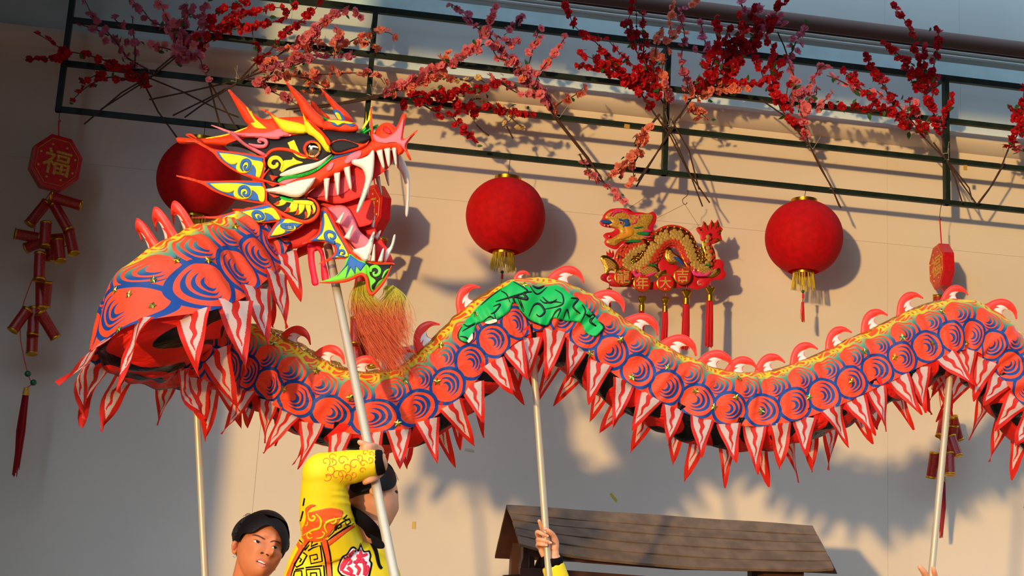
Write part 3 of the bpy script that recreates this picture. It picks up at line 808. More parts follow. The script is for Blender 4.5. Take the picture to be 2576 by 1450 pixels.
spray('thin shaded pink blossom twigs crossing the upper left corner of the trellis', ['mauve'],
    [A((1290,590),(1180,430),(1040,270),(930,150),(890,60),(850,-10)), A((1100,360),(1000,310),(850,260),(780,230)), A((1360,690),(1370,520),(1350,330),(1340,190)), A((1350,450),(1280,430)), A((1250,290),(1150,180))], stems=[A((1560,740),(1290,590))], ties=A((1380,690)), step=17)
spray('dense shaded pink blossom bush at upper left with crossed bare stems below', ['mauve','pink'],
    [A((1800,560),(1900,450),(2000,300),(2050,150),(2110,30)), A((1820,520),(1750,300),(1650,100),(1600,-10)), A((1900,450),(1720,260),(1560,240),(1430,80),(1320,0)), A((1780,520),(1640,480),(1530,470)),
     A((1900,400),(1850,250),(1900,120),(1960,30)), A((1850,460),(1960,380),(2060,440),(2080,470)), A((1850,560),(2000,560),(2060,700),(2110,800)), A((1900,560),(1860,600)), A((1780,400),(1900,200),(1830,60))],
    stems=[A((1760,560),(1500,780),(1230,940),(850,1260)), A((1780,580),(1520,790),(1020,1110)), A((1500,785),(1850,930),(2150,1080),(2420,1190))], ties=A((1520,770)), step=10, spread=13)
spray('bright red blossom branch leaning up at the top between bush and second upright', ['red'],
    [A((2000,400),(2150,300),(2250,250),(2400,180),(2560,110)), A((2150,170),(2260,90),(2400,50),(2520,-10)), A((2000,500),(2110,420),(2230,350),(2400,260),(2570,270)), B_((0,280),(160,290),(310,280),(460,240),(600,190),(700,90),(740,20)), B_((0,200),(130,170),(320,120),(480,80),(620,80))],
    stems=[A((2000,400),(1830,560))], ties=A((1850,560)), step=11)
spray('long straight red blossom branch rising from the cluster tie above the dragon horns', ['red','crimson'],
    [B_((330,640),(450,550),(560,420),(650,330),(800,200),(900,130),(1000,20)), B_((330,620),(360,500),(310,400),(300,290)), B_((650,330),(760,250),(850,260))], stems=[B_((160,820),(330,640)), A((2300,840),(1900,930),(1510,1010))], ties=B_((150,800)), step=19, spread=6)
spray('pink blossom branch rising over the second upright to a mauve tip', ['peach','pink','mauve'],
    [B_((420,700),(500,640),(750,600),(870,480),(950,400),(1000,280),(1120,200)), B_((620,520),(760,430),(900,300),(1080,190),(1200,110),(1330,90),(1400,190)), B_((500,680),(620,690),(790,640),(900,560),(1050,570),(1190,550),(1340,570)), B_((1150,480),(1170,370),(1160,280)), B_((880,500),(900,400),(880,330))],
    stems=[B_((170,820),(420,660),(620,520)), B_((200,800),(500,690)), A((2400,840),(2100,1000),(1750,1170))], ties=B_((110,830)), step=8.5, spread=11)
spray('peach blossom twig reaching right across the second upright with leaf buds', ['peach'],
    [B_((1000,500),(1120,480),(1300,420),(1400,360),(1500,330),(1650,320),(1750,370)), B_((1440,400),(1500,440),(1600,520)), B_((1450,450),(1400,420))], ties=B_((1010,500)), step=13)
spray('low peach blossom sprays spread just above the dragon horns', ['peach','pink'],
    [B_((560,780),(700,770),(1100,750),(1240,740),(1400,740),(1560,750),(1640,850)), B_((330,860),(430,840),(470,910),(630,990),(750,1060)), B_((700,770),(850,790),(970,850),(1060,900),(1000,960)), B_((400,830),(520,760),(600,760)), B_((850,920),(930,940))],
    stems=[B_((250,800),(560,775)), A((2110,810),(2250,1050),(2400,1310)), A((2110,810),(2170,1050),(2230,1280)), A((2390,850),(2050,1060),(1870,1190))], ties=B_((240,805)), step=12, spread=12)
spray('thick pink blossom branch slanting up right from the second upright', ['pink','peach'],
    [B_((1640,960),(1750,910),(1900,830),(2050,760),(2200,680),(2400,600),(2560,510)), B_((1720,930),(1900,880),(2050,820),(2200,770),(2330,780)), C_((130,600),(280,540),(400,480),(480,440),(560,380),(620,300),(690,200),(720,110),(745,50)), B_((2200,680),(2230,600),(2290,530)), C_((690,330),(640,340),(600,420))],
    stems=[B_((1480,990),(1640,950)), B_((1600,960),(1200,1040),(640,1110)), B_((1590,975),(1150,1060),(720,1130)), B_((1580,990),(1000,1090))], ties=B_((1485,970)), step=8.5, spread=11)
spray('red blossom branch running along the third rail right of the second upright', ['red'],
    [B_((1860,990),(1960,975),(2100,960),(2300,960),(2500,920)), C_((100,745),(230,730),(370,740),(500,690),(620,670),(720,640),(800,610),(840,660)), C_((380,760),(560,800),(680,820),(820,840),(960,860),(1045,885)), C_((540,850),(480,845))], stems=[B_((1500,970),(1860,990))], ties=B_((1500,985)), step=9.5, spread=10)
spray('red blossom tip hanging below the third rail left of the first sunlit lantern', ['red'],
    [C_((270,840),(360,870),(430,900),(480,980),(560,1050),(595,1095))], stems=[C_((200,800),(270,840))], ties=C_((205,800)), step=10)
spray('cream blossom twigs drooping among the red ones near the middle of the third rail', ['cream'],
    [C_((440,590),(550,620),(590,590),(665,630)), C_((555,760),(640,750),(720,800),(790,830),(880,870),(840,930),(800,930)), C_((850,880),(930,960),(960,965)), C_((590,820),(580,920),(600,950))], stems=[C_((600,950),(650,1000),(695,1028)), C_((830,960),(855,1010),(876,1050))], ties=C_((560,760)), step=13, size=10.5, spread=12)
spray('mauve blossom branch leaning left from the tie at the middle of the third rail', ['mauve','pink'],
    [C_((1165,790),(1080,680),(950,550),(880,470),(790,390),(700,280),(640,240),(560,170),(500,90),(410,30)), C_((860,460),(760,440),(720,360)), C_((760,270),(850,330),(930,300)), C_((1000,480),(1040,330),(1080,210)), C_((1060,640),(1000,620),(940,640)), C_((690,200),(720,130),(745,40)), C_((850,250),(890,180),(970,120))],
    stems=[C_((1180,860),(1165,790)), C_((1190,870),(1400,1140),(1580,1410)), C_((1180,880),(1380,1130),(1550,1350)), C_((1200,880),(1450,1200),(1600,1440))], ties=C_((1190,880)), step=9, spread=11)
spray('salmon blossom branch around the middle tie with a twig out to the right', ['pink','peach'],
    [C_((1165,840),(1130,760),(1060,690),(1060,590),(1130,480),(1210,380),(1275,280)), C_((1180,830),(1250,770),(1340,730),(1415,665)), C_((1100,720),(960,720),(880,690),(730,590),(680,560)), C_((960,600),(900,480),(850,420)), C_((1040,660),(970,560))], stems=[C_((1185,870),(1165,840))], ties=C_((1210,890)), step=11, spread=9)
spray('bright red blossom fan leaning left from the third upright', ['red'],
    [D_((660,760),(580,640),(510,560),(350,380),(280,300),(200,240),(130,190),(100,130),(75,50)), D_((600,600),(450,510),(330,450),(230,400),(140,370)), D_((540,580),(440,540),(300,490),(200,470),(130,440)), D_((720,700),(690,600),(560,480),(440,370),(370,290)), D_((480,540),(400,440),(300,350)), D_((680,640),(600,560),(520,540))],
    stems=[D_((760,900),(660,760)), D_((680,790),(800,960),(920,1200),(1075,1424)), D_((720,800),(830,980),(940,1230),(1025,1450))], ties=D_((770,905)), step=9, spread=11)
spray('dark red upright blossom twigs in shade left of the third upright', ['crimson'],
    [D_((700,640),(640,480),(560,360),(520,280),(490,200),(520,90),(530,-5)), D_((640,500),(610,370),(620,260),(600,180),(610,80)), D_((660,600),(690,500),(640,420)), D_((560,330),(540,250),(510,160))], stems=[D_((770,760),(700,640)), D_((800,830),(930,1060),(1000,1330))], ties=D_((775,880)), step=10, spread=10)
spray('pale pink blossom twigs climbing the third upright', ['peach','mauve'],
    [D_((770,700),(750,560),(740,480),(780,330),(800,200),(800,80),(820,0)), D_((940,650),(910,570),(880,470),(880,360),(900,250),(860,80),(920,60)), D_((690,400),(720,220),(770,280),(830,240),(900,170)), D_((760,620),(800,640),(760,560)), D_((950,30),(1010,10))], stems=[D_((770,900),(770,700)), D_((1000,700),(940,650))], ties=D_((790,890)), step=12, spread=9)
spray('dense dark red blossom bush at the top right of the third upright', ['crimson','red'],
    [D_((1000,620),(1080,520),(1150,420),(1230,300),(1330,180),(1400,20)), D_((1060,560),(1110,400),(1130,260),(1130,120)), D_((1150,520),(1250,450),(1350,350),(1480,200),(1560,60),(1620,0)), D_((1040,560),(1180,500),(1280,400),(1300,250),(1280,120)), D_((1200,380),(1180,280),(1220,180)), D_((1350,330),(1400,220),(1390,120)), D_((1250,330),(1370,280),(1450,160)), D_((1060,500),(1040,460),(1080,440)), D_((1240,480),(1180,440),(1260,280))],
    stems=[D_((820,870),(1000,620)), D_((810,890),(700,1080),(560,1310)), D_((830,880),(720,1050),(570,1270)), D_((720,810),(620,930))], ties=D_((815,880)), step=7.5, spread=14)
spray('red blossom branch spreading right below the dark bush', ['red'],
    [D_((990,620),(1100,560),(1250,580),(1400,580),(1500,560),(1560,480),(1600,380)), D_((1450,540),(1420,450),(1380,360),(1400,280)), D_((1200,560),(1100,610),(1010,590)), D_((1560,560),(1500,480),(1530,380),(1500,300))], ties=D_((985,640)), step=8.5, spread=10)
spray('peach blossom twigs low on the right of the third upright', ['peach'],
    [D_((920,700),(1000,680),(1100,650),(1200,620),(1330,610)), D_((930,740),(1020,800),(1065,845)), D_((930,770),(960,800),(1010,810)), D_((1120,600),(1200,590))], stems=[D_((860,830),(920,720))], ties=D_((845,850)), step=9, spread=10)
spray('mauve blossom twigs mixed into the top of the dark red bush', ['mauve'],
    [D_((1060,360),(1030,240),(1010,150)), D_((1060,380),(1000,370),(955,350)), D_((1290,20),(1340,80),(1460,40)), D_((1440,220),(1480,140),(1560,170),(1620,170)), D_((1480,110),(1560,110))], ties=D_((1090,400)), step=11, spread=9)
spray('peach blossom spray hanging below the third rail left of the third upright', ['peach'],
    [D_((640,900),(600,980),(560,1060),(500,1110),(450,1180),(370,1240)), D_((570,1100),(535,1170),(545,1230),(515,1300)), D_((610,960),(570,960),(545,1010)), D_((430,1180),(460,1240))], stems=[D_((720,800),(640,900))], ties=D_((700,830)), step=8.5, spread=9)
spray('pink blossom twig on the stem ends that cross the lowest rail above the plaque', ['pink'],
    [D_((190,1140),(240,1220),(290,1260),(340,1290),(400,1345),(475,1415))], stems=[D_((160,1080),(190,1140))], ties=D_((165,1085)), step=10, spread=8)
spray('mauve and pink blossom branch tied to the third rail above the right lantern', ['pink','mauve','pink'],
    [E_((260,960),(240,870),(200,700),(180,560),(130,430)), E_((130,430),(170,330),(210,250),(275,185)), E_((220,700),(270,600),(320,540),(350,470),(430,460)), E_((210,760),(300,760),(370,720),(440,655)), E_((200,640),(320,680),(330,600)), E_((190,600),(140,680),(160,740))],
    stems=[E_((280,1030),(260,960)), E_((180,560),(100,320),(55,225)), E_((285,1030),(420,1290),(500,1460)), E_((290,1040),(350,1170),(440,1320),(490,1450))], ties=E_((275,1030),(435,1330)), step=10, spread=10)
spray('red blossom twigs leaning left from the tie above the right lantern', ['red'],
    [E_((230,930),(130,830),(80,760),(40,690)), E_((110,780),(120,660),(130,590)), E_((60,700),(20,640),(-10,560))], stems=[E_((280,1030),(130,830),(-60,700))], ties=E_((290,1045)), step=10, spread=8)
spray('long red blossom branch arching left from the fourth upright', ['red','red','crimson'],
    [E_((1060,940),(950,860),(830,780),(720,700),(640,620),(560,520),(500,490)), E_((980,860),(850,790),(740,780),(640,760),(500,750),(440,725)), E_((880,760),(830,660),(780,570),(740,500),(690,430),(665,360)), E_((1010,830),(980,720),(1000,680)), E_((1100,930),(1050,860),(1060,850))],
    stems=[E_((1225,1110),(1060,940)), E_((1240,1120),(1350,1290),(1450,1430)), E_((1245,1130),(1300,1250),(1352,1424)), E_((1235,1120),(1150,1000))], ties=E_((1240,1125)), step=8.5, spread=11)
spray('tall red blossom branch standing up left of the fourth upright', ['red','crimson'],
    [E_((1200,940),(1180,880),(1130,740),(1090,640),(1050,480),(1030,360),(990,220),(940,130),(860,40)), E_((1130,720),(1160,600),(1150,480),(1170,380),(1190,260),(1170,200)), E_((1050,560),(970,480),(930,400),(870,360),(785,300)), E_((1110,600),(1080,400),(1090,320)), E_((1060,640),(1000,580),(990,500))], stems=[E_((1230,1040),(1200,940)), E_((1250,1130),(1400,1320),(1420,1400))], ties=E_((1232,1080)), step=9, spread=9)
spray('short red blossom twig crossing the fourth upright', ['red'],
    [E_((1200,890),(1230,790),(1270,730),(1285,665)), E_((1180,890),(1150,810))], ties=E_((1195,900)), step=9, spread=6)
spray('pink blossom twigs half hidden in the red branch left of the fourth upright', ['pink'],
    [E_((1040,900),(920,760),(820,700),(760,640),(700,620)), E_((640,640),(560,600),(460,550),(400,530)), E_((1080,920),(1040,760),(1030,690))], ties=E_((1050,910)), step=13, spread=9)
spray('red and pink blossom branch at the right edge of the picture', ['red','crimson','pink'],
    [E_((1680,1030),(1710,970),(1740,880),(1770,760),(1790,600)), E_((1690,1040),(1760,900),(1800,780),(1810,640)), E_((1700,1050),(1770,1050),(1800,1080)), E_((1740,850),(1720,770),(1690,750))], stems=[E_((1630,1160),(1690,1010)), E_((1640,1160),(1560,1300),(1460,1430)), E_((1630,1170),(1540,1330),(1470,1425))], ties=E_((1635,1150)), step=9, spread=11)
# ================================================================== THE DANCING DRAGON
drg = thing('dragon_puppet', 'long red dance dragon with blue scales carried on poles across the whole picture', 'dragon', P(1340, 1500, DRG))
M_org = mat('orange red foam', (255, 66, 18), .6, bump=.1, bscale=120, spec=.3)
M_yfoam = mat('lemon foam', (250, 226, 24), .6, bump=.08, bscale=120, spec=.3)
M_bfoam = mat('blue foam', (38, 104, 176), .6, bump=.08, bscale=120)
M_pfoam = mat('pink foam', (240, 120, 130), .6, bump=.08, bscale=120)
M_gfoam = mat('green foam', (24, 196, 60), .6)
M_lime = mat('lime foam', (120, 220, 50), .6)
M_white = mat('ivory foam', (242, 228, 206), .55, bump=.06, bscale=100)
M_mouth = mat('mouth red foam', (216, 26, 14), .6, bump=.1, bscale=120)
M_chrome = mat('silvered ball', (240, 206, 150), .06, metal=1.0)
M_alu = mat('aluminium tube', (196, 178, 148), .40, metal=.25, bump=.03, bscale=200)

# ---- body path: (pixel x, pixel y, y offset from the dragon plane, radius, roll towards the wall)
BODY = [(668,585,.06,.088,20),(615,618,.02,.100,22),(545,660,-.07,.122,20),(465,712,-.14,.138,16),(400,768,-.15,.140,8),(366,818,-.06,.125,2),(400,858,.05,.105,0),(480,880,.13,.095,-4),(570,884,.17,.090,-12),
  (650,892,.15,.088,-18),(730,930,.10,.086,-18),(800,972,.05,.085,-15),(880,1000,.02,.085,-10),(960,1004,0,.085,-6),(1040,980,0,.085,-4),(1105,930,0,.085,0),(1170,868,0,.085,2),(1240,806,0,.085,2),(1305,772,0,.085,2),(1370,768,0,.085,2),
  (1435,790,0,.085,0),(1505,838,0,.085,-2),(1600,904,0,.085,-4),(1700,960,0,.085,-4),(1790,994,0,.085,-2),(1880,1006,0,.084,0),(1960,996,0,.084,2),(2050,966,0,.084,3),(2150,920,0,.084,3),(2250,872,0,.084,2),(2335,832,0,.085,0),
  (2405,818,0,.085,0),(2470,838,0,.085,-4),(2530,892,0,.085,-8),(2590,968,0,.085,-8),(2650,1035,0,.085,-4),(2740,1090,0,.085,0),(2860,1120,0,.08,0)]
TILT = lambda x, ro: ro-11 if 860 < x < 1330 else (ro-5 if x >= 1330 else ro)
BODY = [(x, y, dy*KD, r*KD, TILT(x, ro) if k > 8 else ro) for k, (x, y, dy, r, ro) in enumerate(BODY)]
cp = [P(x, y, DRG+dy) for x, y, dy, r, ro in BODY]
dense = smooth3(cp, 14); kk = np.linspace(0, len(cp)-1, len(dense))
rad = np.interp(kk, range(len(cp)), [b[3] for b in BODY]); roll = np.interp(kk, range(len(cp)), [b[4] for b in BODY])
D = np.array([tuple(v) for v in dense]); sl_ = np.r_[0, np.cumsum(np.linalg.norm(np.diff(D, axis=0), axis=1))]
NS = int(sl_[-1]/.0085); SS = np.linspace(0, sl_[-1], NS)
D = np.stack([np.interp(SS, sl_, D[:,i]) for i in range(3)], 1); rad = np.interp(SS, sl_, rad); roll = np.interp(SS, sl_, roll)
Tn = np.gradient(D, axis=0); Tn /= np.linalg.norm(Tn, axis=1)[:,None]
FR = []
for i in range(NS):
    t = Vector(Tn[i]); up = Vector((0,0,1)); n = (up - t*up.dot(t)).normalized()
    s = t.cross(n)                      # left-hand side when walking tailwards
    a = R_(roll[i]); 
    # roll leans the spine towards the wall (+y)
    sg = 1 if s.y > 0 else -1
    if abs(s.y) < .25: a *= abs(s.y)/.25
    n2 = n*math.cos(a) + s*(sg*math.sin(a)); s2 = t.cross(n2)
    FR.append((Vector(D[i]), t, n2.normalized(), s2.normalized()))
def sect(R, m):        # m: metres from the spine along the cloth -> (side, up)
    q = math.pi/2*R
    if m < q: a = m/R; return R*math.sin(a), R*math.cos(a)
    return R*(1+.06*(m-q)/R), -(m-q)
SK = 1.0                       # length of the hanging skirt in radii
HALF = lambda R: R*(math.pi/2+SK)
R0 = .085*KD
def body_pt(i, v, off=0.):   # v in -1..1 over the cloth
    o, t, n, s = FR[i]; R = rad[i]; m = abs(v)*HALF(R); x, z = sect(R, m); sg = 1 if v >= 0 else -1
    # sag and wrinkles of the cloth between its hoops
    ss = SS[i]; f = min(1, m/(.6*R))
    wr = KD*(.006*math.sin(ss*62+2.4*math.sin(ss*9+v*2))*f*(.3+.7*math.sin(ss*4.3+1)**2) + .005*math.sin(ss*27+v*5)*f + .003*math.sin(ss*120+v*9+3*math.sin(ss*17))*f)
    k = 1+ (wr+off)/R
    return o + s*(sg*x*k) + n*(z*(k if z > 0 else 1))
NV = 54
mb = MB(); uv = []
for i in range(NS):
    for j in range(NV+1):
        v = -1+2*j/NV; mb.v.append(tuple(body_pt(i, v))); uv.append((SS[i], v*HALF(rad[i])*R0/rad[i]))
for i in range(NS-1):
    for j in range(NV):
        a = i*(NV+1)+j; mb.f.append((a, a+1, a+NV+2, a+NV+1)); mb.m.append(0)
mb.uv = uv
def cloth_material():
    m = mat('scale printed cloth', (250, 62, 34), .55, spec=.3); nt = m.node_tree; b = nt.nodes['Principled BSDF']
    uvn = coord(nt, 'UV'); u, v, _ = sepxyz(nt, uvn); 
    nz = noise(nt, uvn, 9, 2)-.5
    av = v.abs(); H = R0*(math.pi/2+SK); w = (av*-1+H)
    u = u + nz*.012; p = .096*KD
    def row(y0, off):
        uu = u*(1/p)+off; x = uu.fract(); y = (w-y0*KD)*(1/p)
        d0 = (x*x+y*y).sqrt(); in0 = d0.lt(.565)
        lx = x-1+in0; d = (lx*lx+y*y).sqrt()
        inside = d.lt(.565); blue = d.gt(.468)
        for ra in (.36, .255, .15):
            qx = lx-(.02-(.36-ra)*.35); qy = y-(.03-(.36-ra)*.15)
            dA = (qx*qx+qy*qy).sqrt(); q2 = qx+.07; q3 = qy-.012; dB = (q2*q2+q3*q3).sqrt()
            blue = blue.max(dA.lt(ra)*dB.gt(ra-.02))
        return inside, blue*inside
    r0i, r0b = row(.048, 0.); r1i, r1b = row(.116, .5); r2i, r2b = row(.176, .0)
    blue = r0b + (1-r0i)*(r1b + (1-r1i)*r2b)
    lit = mixc(nt, av.step(.035*KD, .085*KD), lin(236, 214, 36), lin(90, 150, 120))
    ink = mixc(nt, av.step(.075*KD, .115*KD), lit, lin(22, 68, 138))
    red = mixc(nt, av.step(.0, .06*KD), lin(255, 104, 30), lin(255, 78, 40))
    c = mixc(nt, blue, red, ink)
    # yellow flame lines beside the spine
    fl = ((av + (u*52+nz*9).sin()*.010*KD + nz*.03*KD)*(46/KD)).fract()
    m1 = fl.gt(.70)*av.lt(.058*KD)*av.gt(.012*KD)
    c = mixc(nt, m1, c, lin(242, 206, 28))
    nt.links.new(c, b.inputs['Base Color'])
    # gold sequin strip on the spine
    seq = av.lt(.024*KD); vo = nt.nodes.new('ShaderNodeTexVoronoi'); vo.inputs['Scale'].default_value = 150; nt.links.new(uvn, vo.inputs['Vector'])
    dots = NX(nt, vo.outputs['Distance']).lt(.5)
    g2 = mixc(nt, dots, lin(150, 84, 10), lin(244, 178, 40)); c2 = mixc(nt, seq, c, g2); nt.links.new(c2, b.inputs['Base Color'])
    nt.links.new((seq*dots*.75).s, b.inputs['Metallic']); nt.links.new((seq*dots*-.3+.55).s, b.inputs['Roughness'])
    bn = nt.nodes.new('ShaderNodeBump'); bn.inputs['Strength'].default_value = .7; bn.inputs['Distance'].default_value = .012
    nt.links.new((noise(nt, uvn, 20, 3, dist=.8)+dots*seq*.3).s, bn.inputs['Height']); nt.links.new(bn.outputs[0], b.inputs['Normal'])
    add_trans(m, c2, .12)
    return m
M_cloth = cloth_material()
body_mb_world = MB(); body_mb_world.v = list(mb.v); body_mb_world.f = list(mb.f)
BVH_BODY = bvh_of(body_mb_world)
body_o = obj('body_cloth', mb, M_cloth, drg, smooth=True)

def belly_material():
    m = mat('red and black belly cloth', (226, 28, 12), .5, spec=.35); nt = m.node_tree; b = nt.nodes['Principled BSDF']
    uvn = coord(nt, 'UV'); u, v, _ = sepxyz(nt, uvn); nz = noise(nt, uvn, 5, 1)-.5
    a = (u*52 + (v*24+u*11).sin()*2.0 + nz*7).sin()
    bk = a.gt(.22)
    c = mixc(nt, bk, lin(238, 34, 14), lin(12, 9, 10)); nt.links.new(c, b.inputs['Base Color'])
    nt.links.new((bk*-.2+.55).s, b.inputs['Roughness'])
    bn = nt.nodes.new('ShaderNodeBump'); bn.inputs['Strength'].default_value = .8; bn.inputs['Distance'].default_value = .02
    nt.links.new(noise(nt, uvn, 14, 3, dist=1.2).s, bn.inputs['Height']); nt.links.new(bn.outputs[0], b.inputs['Normal'])
    add_trans(m, c, .15); return m
M_belly = belly_material()
bl = MB(); uvb = []; NB = 20
for i in range(NS):
    o, t, n, s = FR[i]; R = rad[i]
    for j in range(NB+1):
        a = math.pi*j/NB; x = -math.cos(a)*R*.96; z = -.72*R - math.sin(a)**.8*R*1.15*(1 if i > NS*.24 else .5)
        wv = 1+.035*math.sin(SS[i]*50+j*.9)+.02*math.sin(SS[i]*23-j*.6)
        bl.v.append(tuple(o + s*x + n*(z*wv))); uvb.append((SS[i], (j/NB-.5)*.30*KD))
for i in range(NS-1):
    for j in range(NB):
        a = i*(NB+1)+j; bl.f.append((a, a+NB+1, a+NB+2, a+1)); bl.m.append(0)
bl.uv = uvb
obj('belly_cloth', bl, M_belly, drg, smooth=True)

# ---- fringe of pointed flags on both hems
def flag_material():
    m = mat('red and white flag print', (240, 220, 205), .5, spec=.35); nt = m.node_tree; b = nt.nodes['Principled BSDF']
    uvn = coord(nt, 'UV'); u, v, _ = sepxyz(nt, uvn); nz = (noise(nt, coord(nt), 60, 2)-.5)
    e = (v*-1+1)*.5 - u.abs()           # distance to the slanted edges
    border = (e+nz*.05).lt(.105)
    stripe = ((u + (v*22).sin()*.035 + nz*.05).abs() + v*.16).lt(.115)*v.lt(.66)
    r = border.max(stripe)
    c = mixc(nt, r, lin(240, 214, 196), lin(240, 46, 28)); nt.links.new(c, b.inputs['Base Color'])
    add_trans(m, c, .48); return m
M_flag = flag_material()
FG = random.Random(5)
def flag_mesh(k):
    b = MB(); b.uv = []; rr = random.Random(k); bend = rr.uniform(-.5,.8); tw = rr.uniform(-.8,.8); cur = rr.uniform(-.5,.5)
    nr, nc = 9, 6
    for i in range(nr+1):
        v = i/nr
        for j in range(nc+1):
            q = -1+2*j/nc; w = .5*(1-v)**.85*1.0
            x = q*w + cur*.25*v*v; y = bend*v*v*.6 + tw*q*w*v*.8 + .05*math.sin(v*7+k+q*2); z = -v*(1-.12*abs(bend)*v)
            b.v.append((x, y, z)); b.uv.append((q*w if v < 1 else 0, v))
    for i in range(nr):
        for j in range(nc):
            a = i*(nc+1)+j; b.f.append((a, a+nc+1, a+nc+2, a+1)); b.m.append(0)
    return mesh('fringe_flag', b, M_flag, True)
ME_FLAG = [flag_mesh(k) for k in range(10)]
for side in (1, -1):
    hem = np.array([tuple(body_pt(i, side*.985)) for i in range(NS)]); hl = np.r_[0, np.cumsum(np.linalg.norm(np.diff(hem, axis=0), axis=1))]
    s = .05 if side > 0 else .085
    while s < hl[-1]-.05:
        i = int(np.searchsorted(hl, s)); o, t, n, sd = FR[i]; R = rad[i]
        base = body_pt(i, side*.985); near = (sd*side).y < 0
        hang = (-n*.75 + Vector((0,0,-1))*.6 + sd*side*(.22+FG.gauss(0,.26)) + t*FG.gauss(0,.24)).normalized()
        if abs(Tn[i][0]) < .75 and i < NS*.3: hang = (hang + sd*side*.40 + Vector((-.25,0,-.45))).normalized()
        x = (t - hang*t.dot(hang)).normalized(); y = hang.cross(x)
        L = KD*(R/R0)**.8*FG.uniform(.118, .148)*(1.08 if near or i < NS*.2 else 1.55); W_ = .076*KD*(R/R0)**.8
        M = Matrix.Translation(base) @ Matrix((x, y, -hang)).transposed().to_4x4() @ Matrix.Diagonal((W_*1.0, L*.8, L, 1))
        inst('fringe_flag', ME_FLAG[FG.randrange(10)], M, drg)
        s += .090*KD*(R/R0)**.8*FG.uniform(.94,1.06)*(1 if near or i > NS*.3 else 1.5)

# ---- curled fins along the spine
M_fin = mat('salmon red satin', (252, 62, 44), .42, spec=.5); M_finw = mat('white satin', (240, 226, 214), .4, spec=.5)
def fin_meshes():
    ol = smooth_poly([(-.62,-.1),(-.42,.22),(-.25,.58),(0,.88),(.30,.98),(.60,.82),(.80,.42),(.82,.36),(.62,.58),(.38,.62),(.22,.44),(.24,.2),(.5,-.1)], 5, corners=(0,6,7,12))
    ol = [(x, -y) for x, y in ol]
    pl = lambda x, y, h: (x, -h, -y)
    f = plate(ol, .075, pl, .0, .16, edge=.22, back=True, back_bulge=.16)
    tubeo = resample(ol, .08, True)
    f.tube([pl(p[0], p[1], 0) for p in list(tubeo)+[tubeo[0]]], .028, 6, mi=0, cap=False)
    me = mesh('back_fin', f, [M_fin], True)
    wp = [(.38,-.60),(.12,-.59),(-.03,-.50),(-.10,-.36),(.06,-.40),(-.10,-.24),(-.06,-.10),(.16,-.01),(.44,.02),(.26,-.20),(.22,-.42)]
    w = MB(); 
    pv, tr, dd = tri_fill(smooth_poly(wp, 4, corners=(0,3,4,8)), .06); tr = orient(pv, tr, 1); dB = dist_poly(pv, np.array(ol)); ins = in_poly(pv, np.array(ol))
    hh = np.where(ins, .16*np.sqrt(np.clip(1-(1-np.clip(dB/.22,0,1))**2,0,1)), 0)+.012
    for sgn in (1,-1):
        o = len(w.v); w.v += [pl(p[0], p[1], sgn*h) for p, h in zip(pv, hh)]
        fs = [tuple(o+i for i in (reversed(t) if sgn > 0 else t)) for t in tr]; w.f += fs; w.m += [0]*len(fs)
    return me, mesh('white_patch', w, [M_finw], True)
ME_FIN, ME_FINW = fin_meshes()
spine_px = []
for i in range(NS):
    q = body_pt(i, 0) - CAM; f = q.dot(cF); spine_px.append((1288+FPX*q.dot(cR)/f, 725-FPX*q.dot(cU)/f))
spine_px = np.array(spine_px)
near_sign = lambda i: 1 if FR[i][3].y < 0 else -1
FINS = [(430,600,1.15,0),(470,570,1.1,0),(395,640,1.1,0),(735,838,.95,1),(818,872,.95,1),(905,922,.9,1),(1000,925,.9,1),(1075,880,1.0,1),(1180,790,.95,1),(1305,716,.5,1),(1410,722,1.0,1),(1512,772,1.0,1),(1595,836,1.0,1),(1690,884,1.05,1),(1785,930,1.05,1),
        (1850,950,.95,1),(1925,942,.95,1),(2015,912,.95,1),(2105,878,.95,1),(2195,834,.98,1),(2285,794,.98,1),(2395,758,.85,1),(2505,792,1.0,1)]
for px, py, sc, kind in FINS:
    lo, hi = (0, int(NS*.2)) if kind == 0 else (int(NS*.2), NS)
    dd = (spine_px[lo:hi,0]-px)**2 + ((spine_px[lo:hi,1]-py)**2)*(.3 if kind else 1)
    i = lo+int(np.argmin(dd)); o, t, n, sd = FR[i]; base = body_pt(i, 0) - n*.01*KD
    if kind == 0: x = (sd*near_sign(i)*-1+n*.2).normalized()
    else: x = t
    nn = (n - x*n.dot(x)).normalized(); nn = (nn + Vector((0,0,.35))).normalized(); nn = (nn-x*nn.dot(x)).normalized()
    y = nn.cross(x); k = .070*sc*KD
    M = Matrix.Translation(base) @ Matrix((x, y, nn)).transposed().to_4x4() @ Matrix.Diagonal((k*(1.28 if kind else .8), k*.5 if kind else k*1.0, k*(.92 if kind else 1.3), 1))
    f = inst('back_fin', ME_FIN, M, drg)
    w = bpy.data.objects.new('white_patch', ME_FINW); COL.objects.link(w); w.parent = f

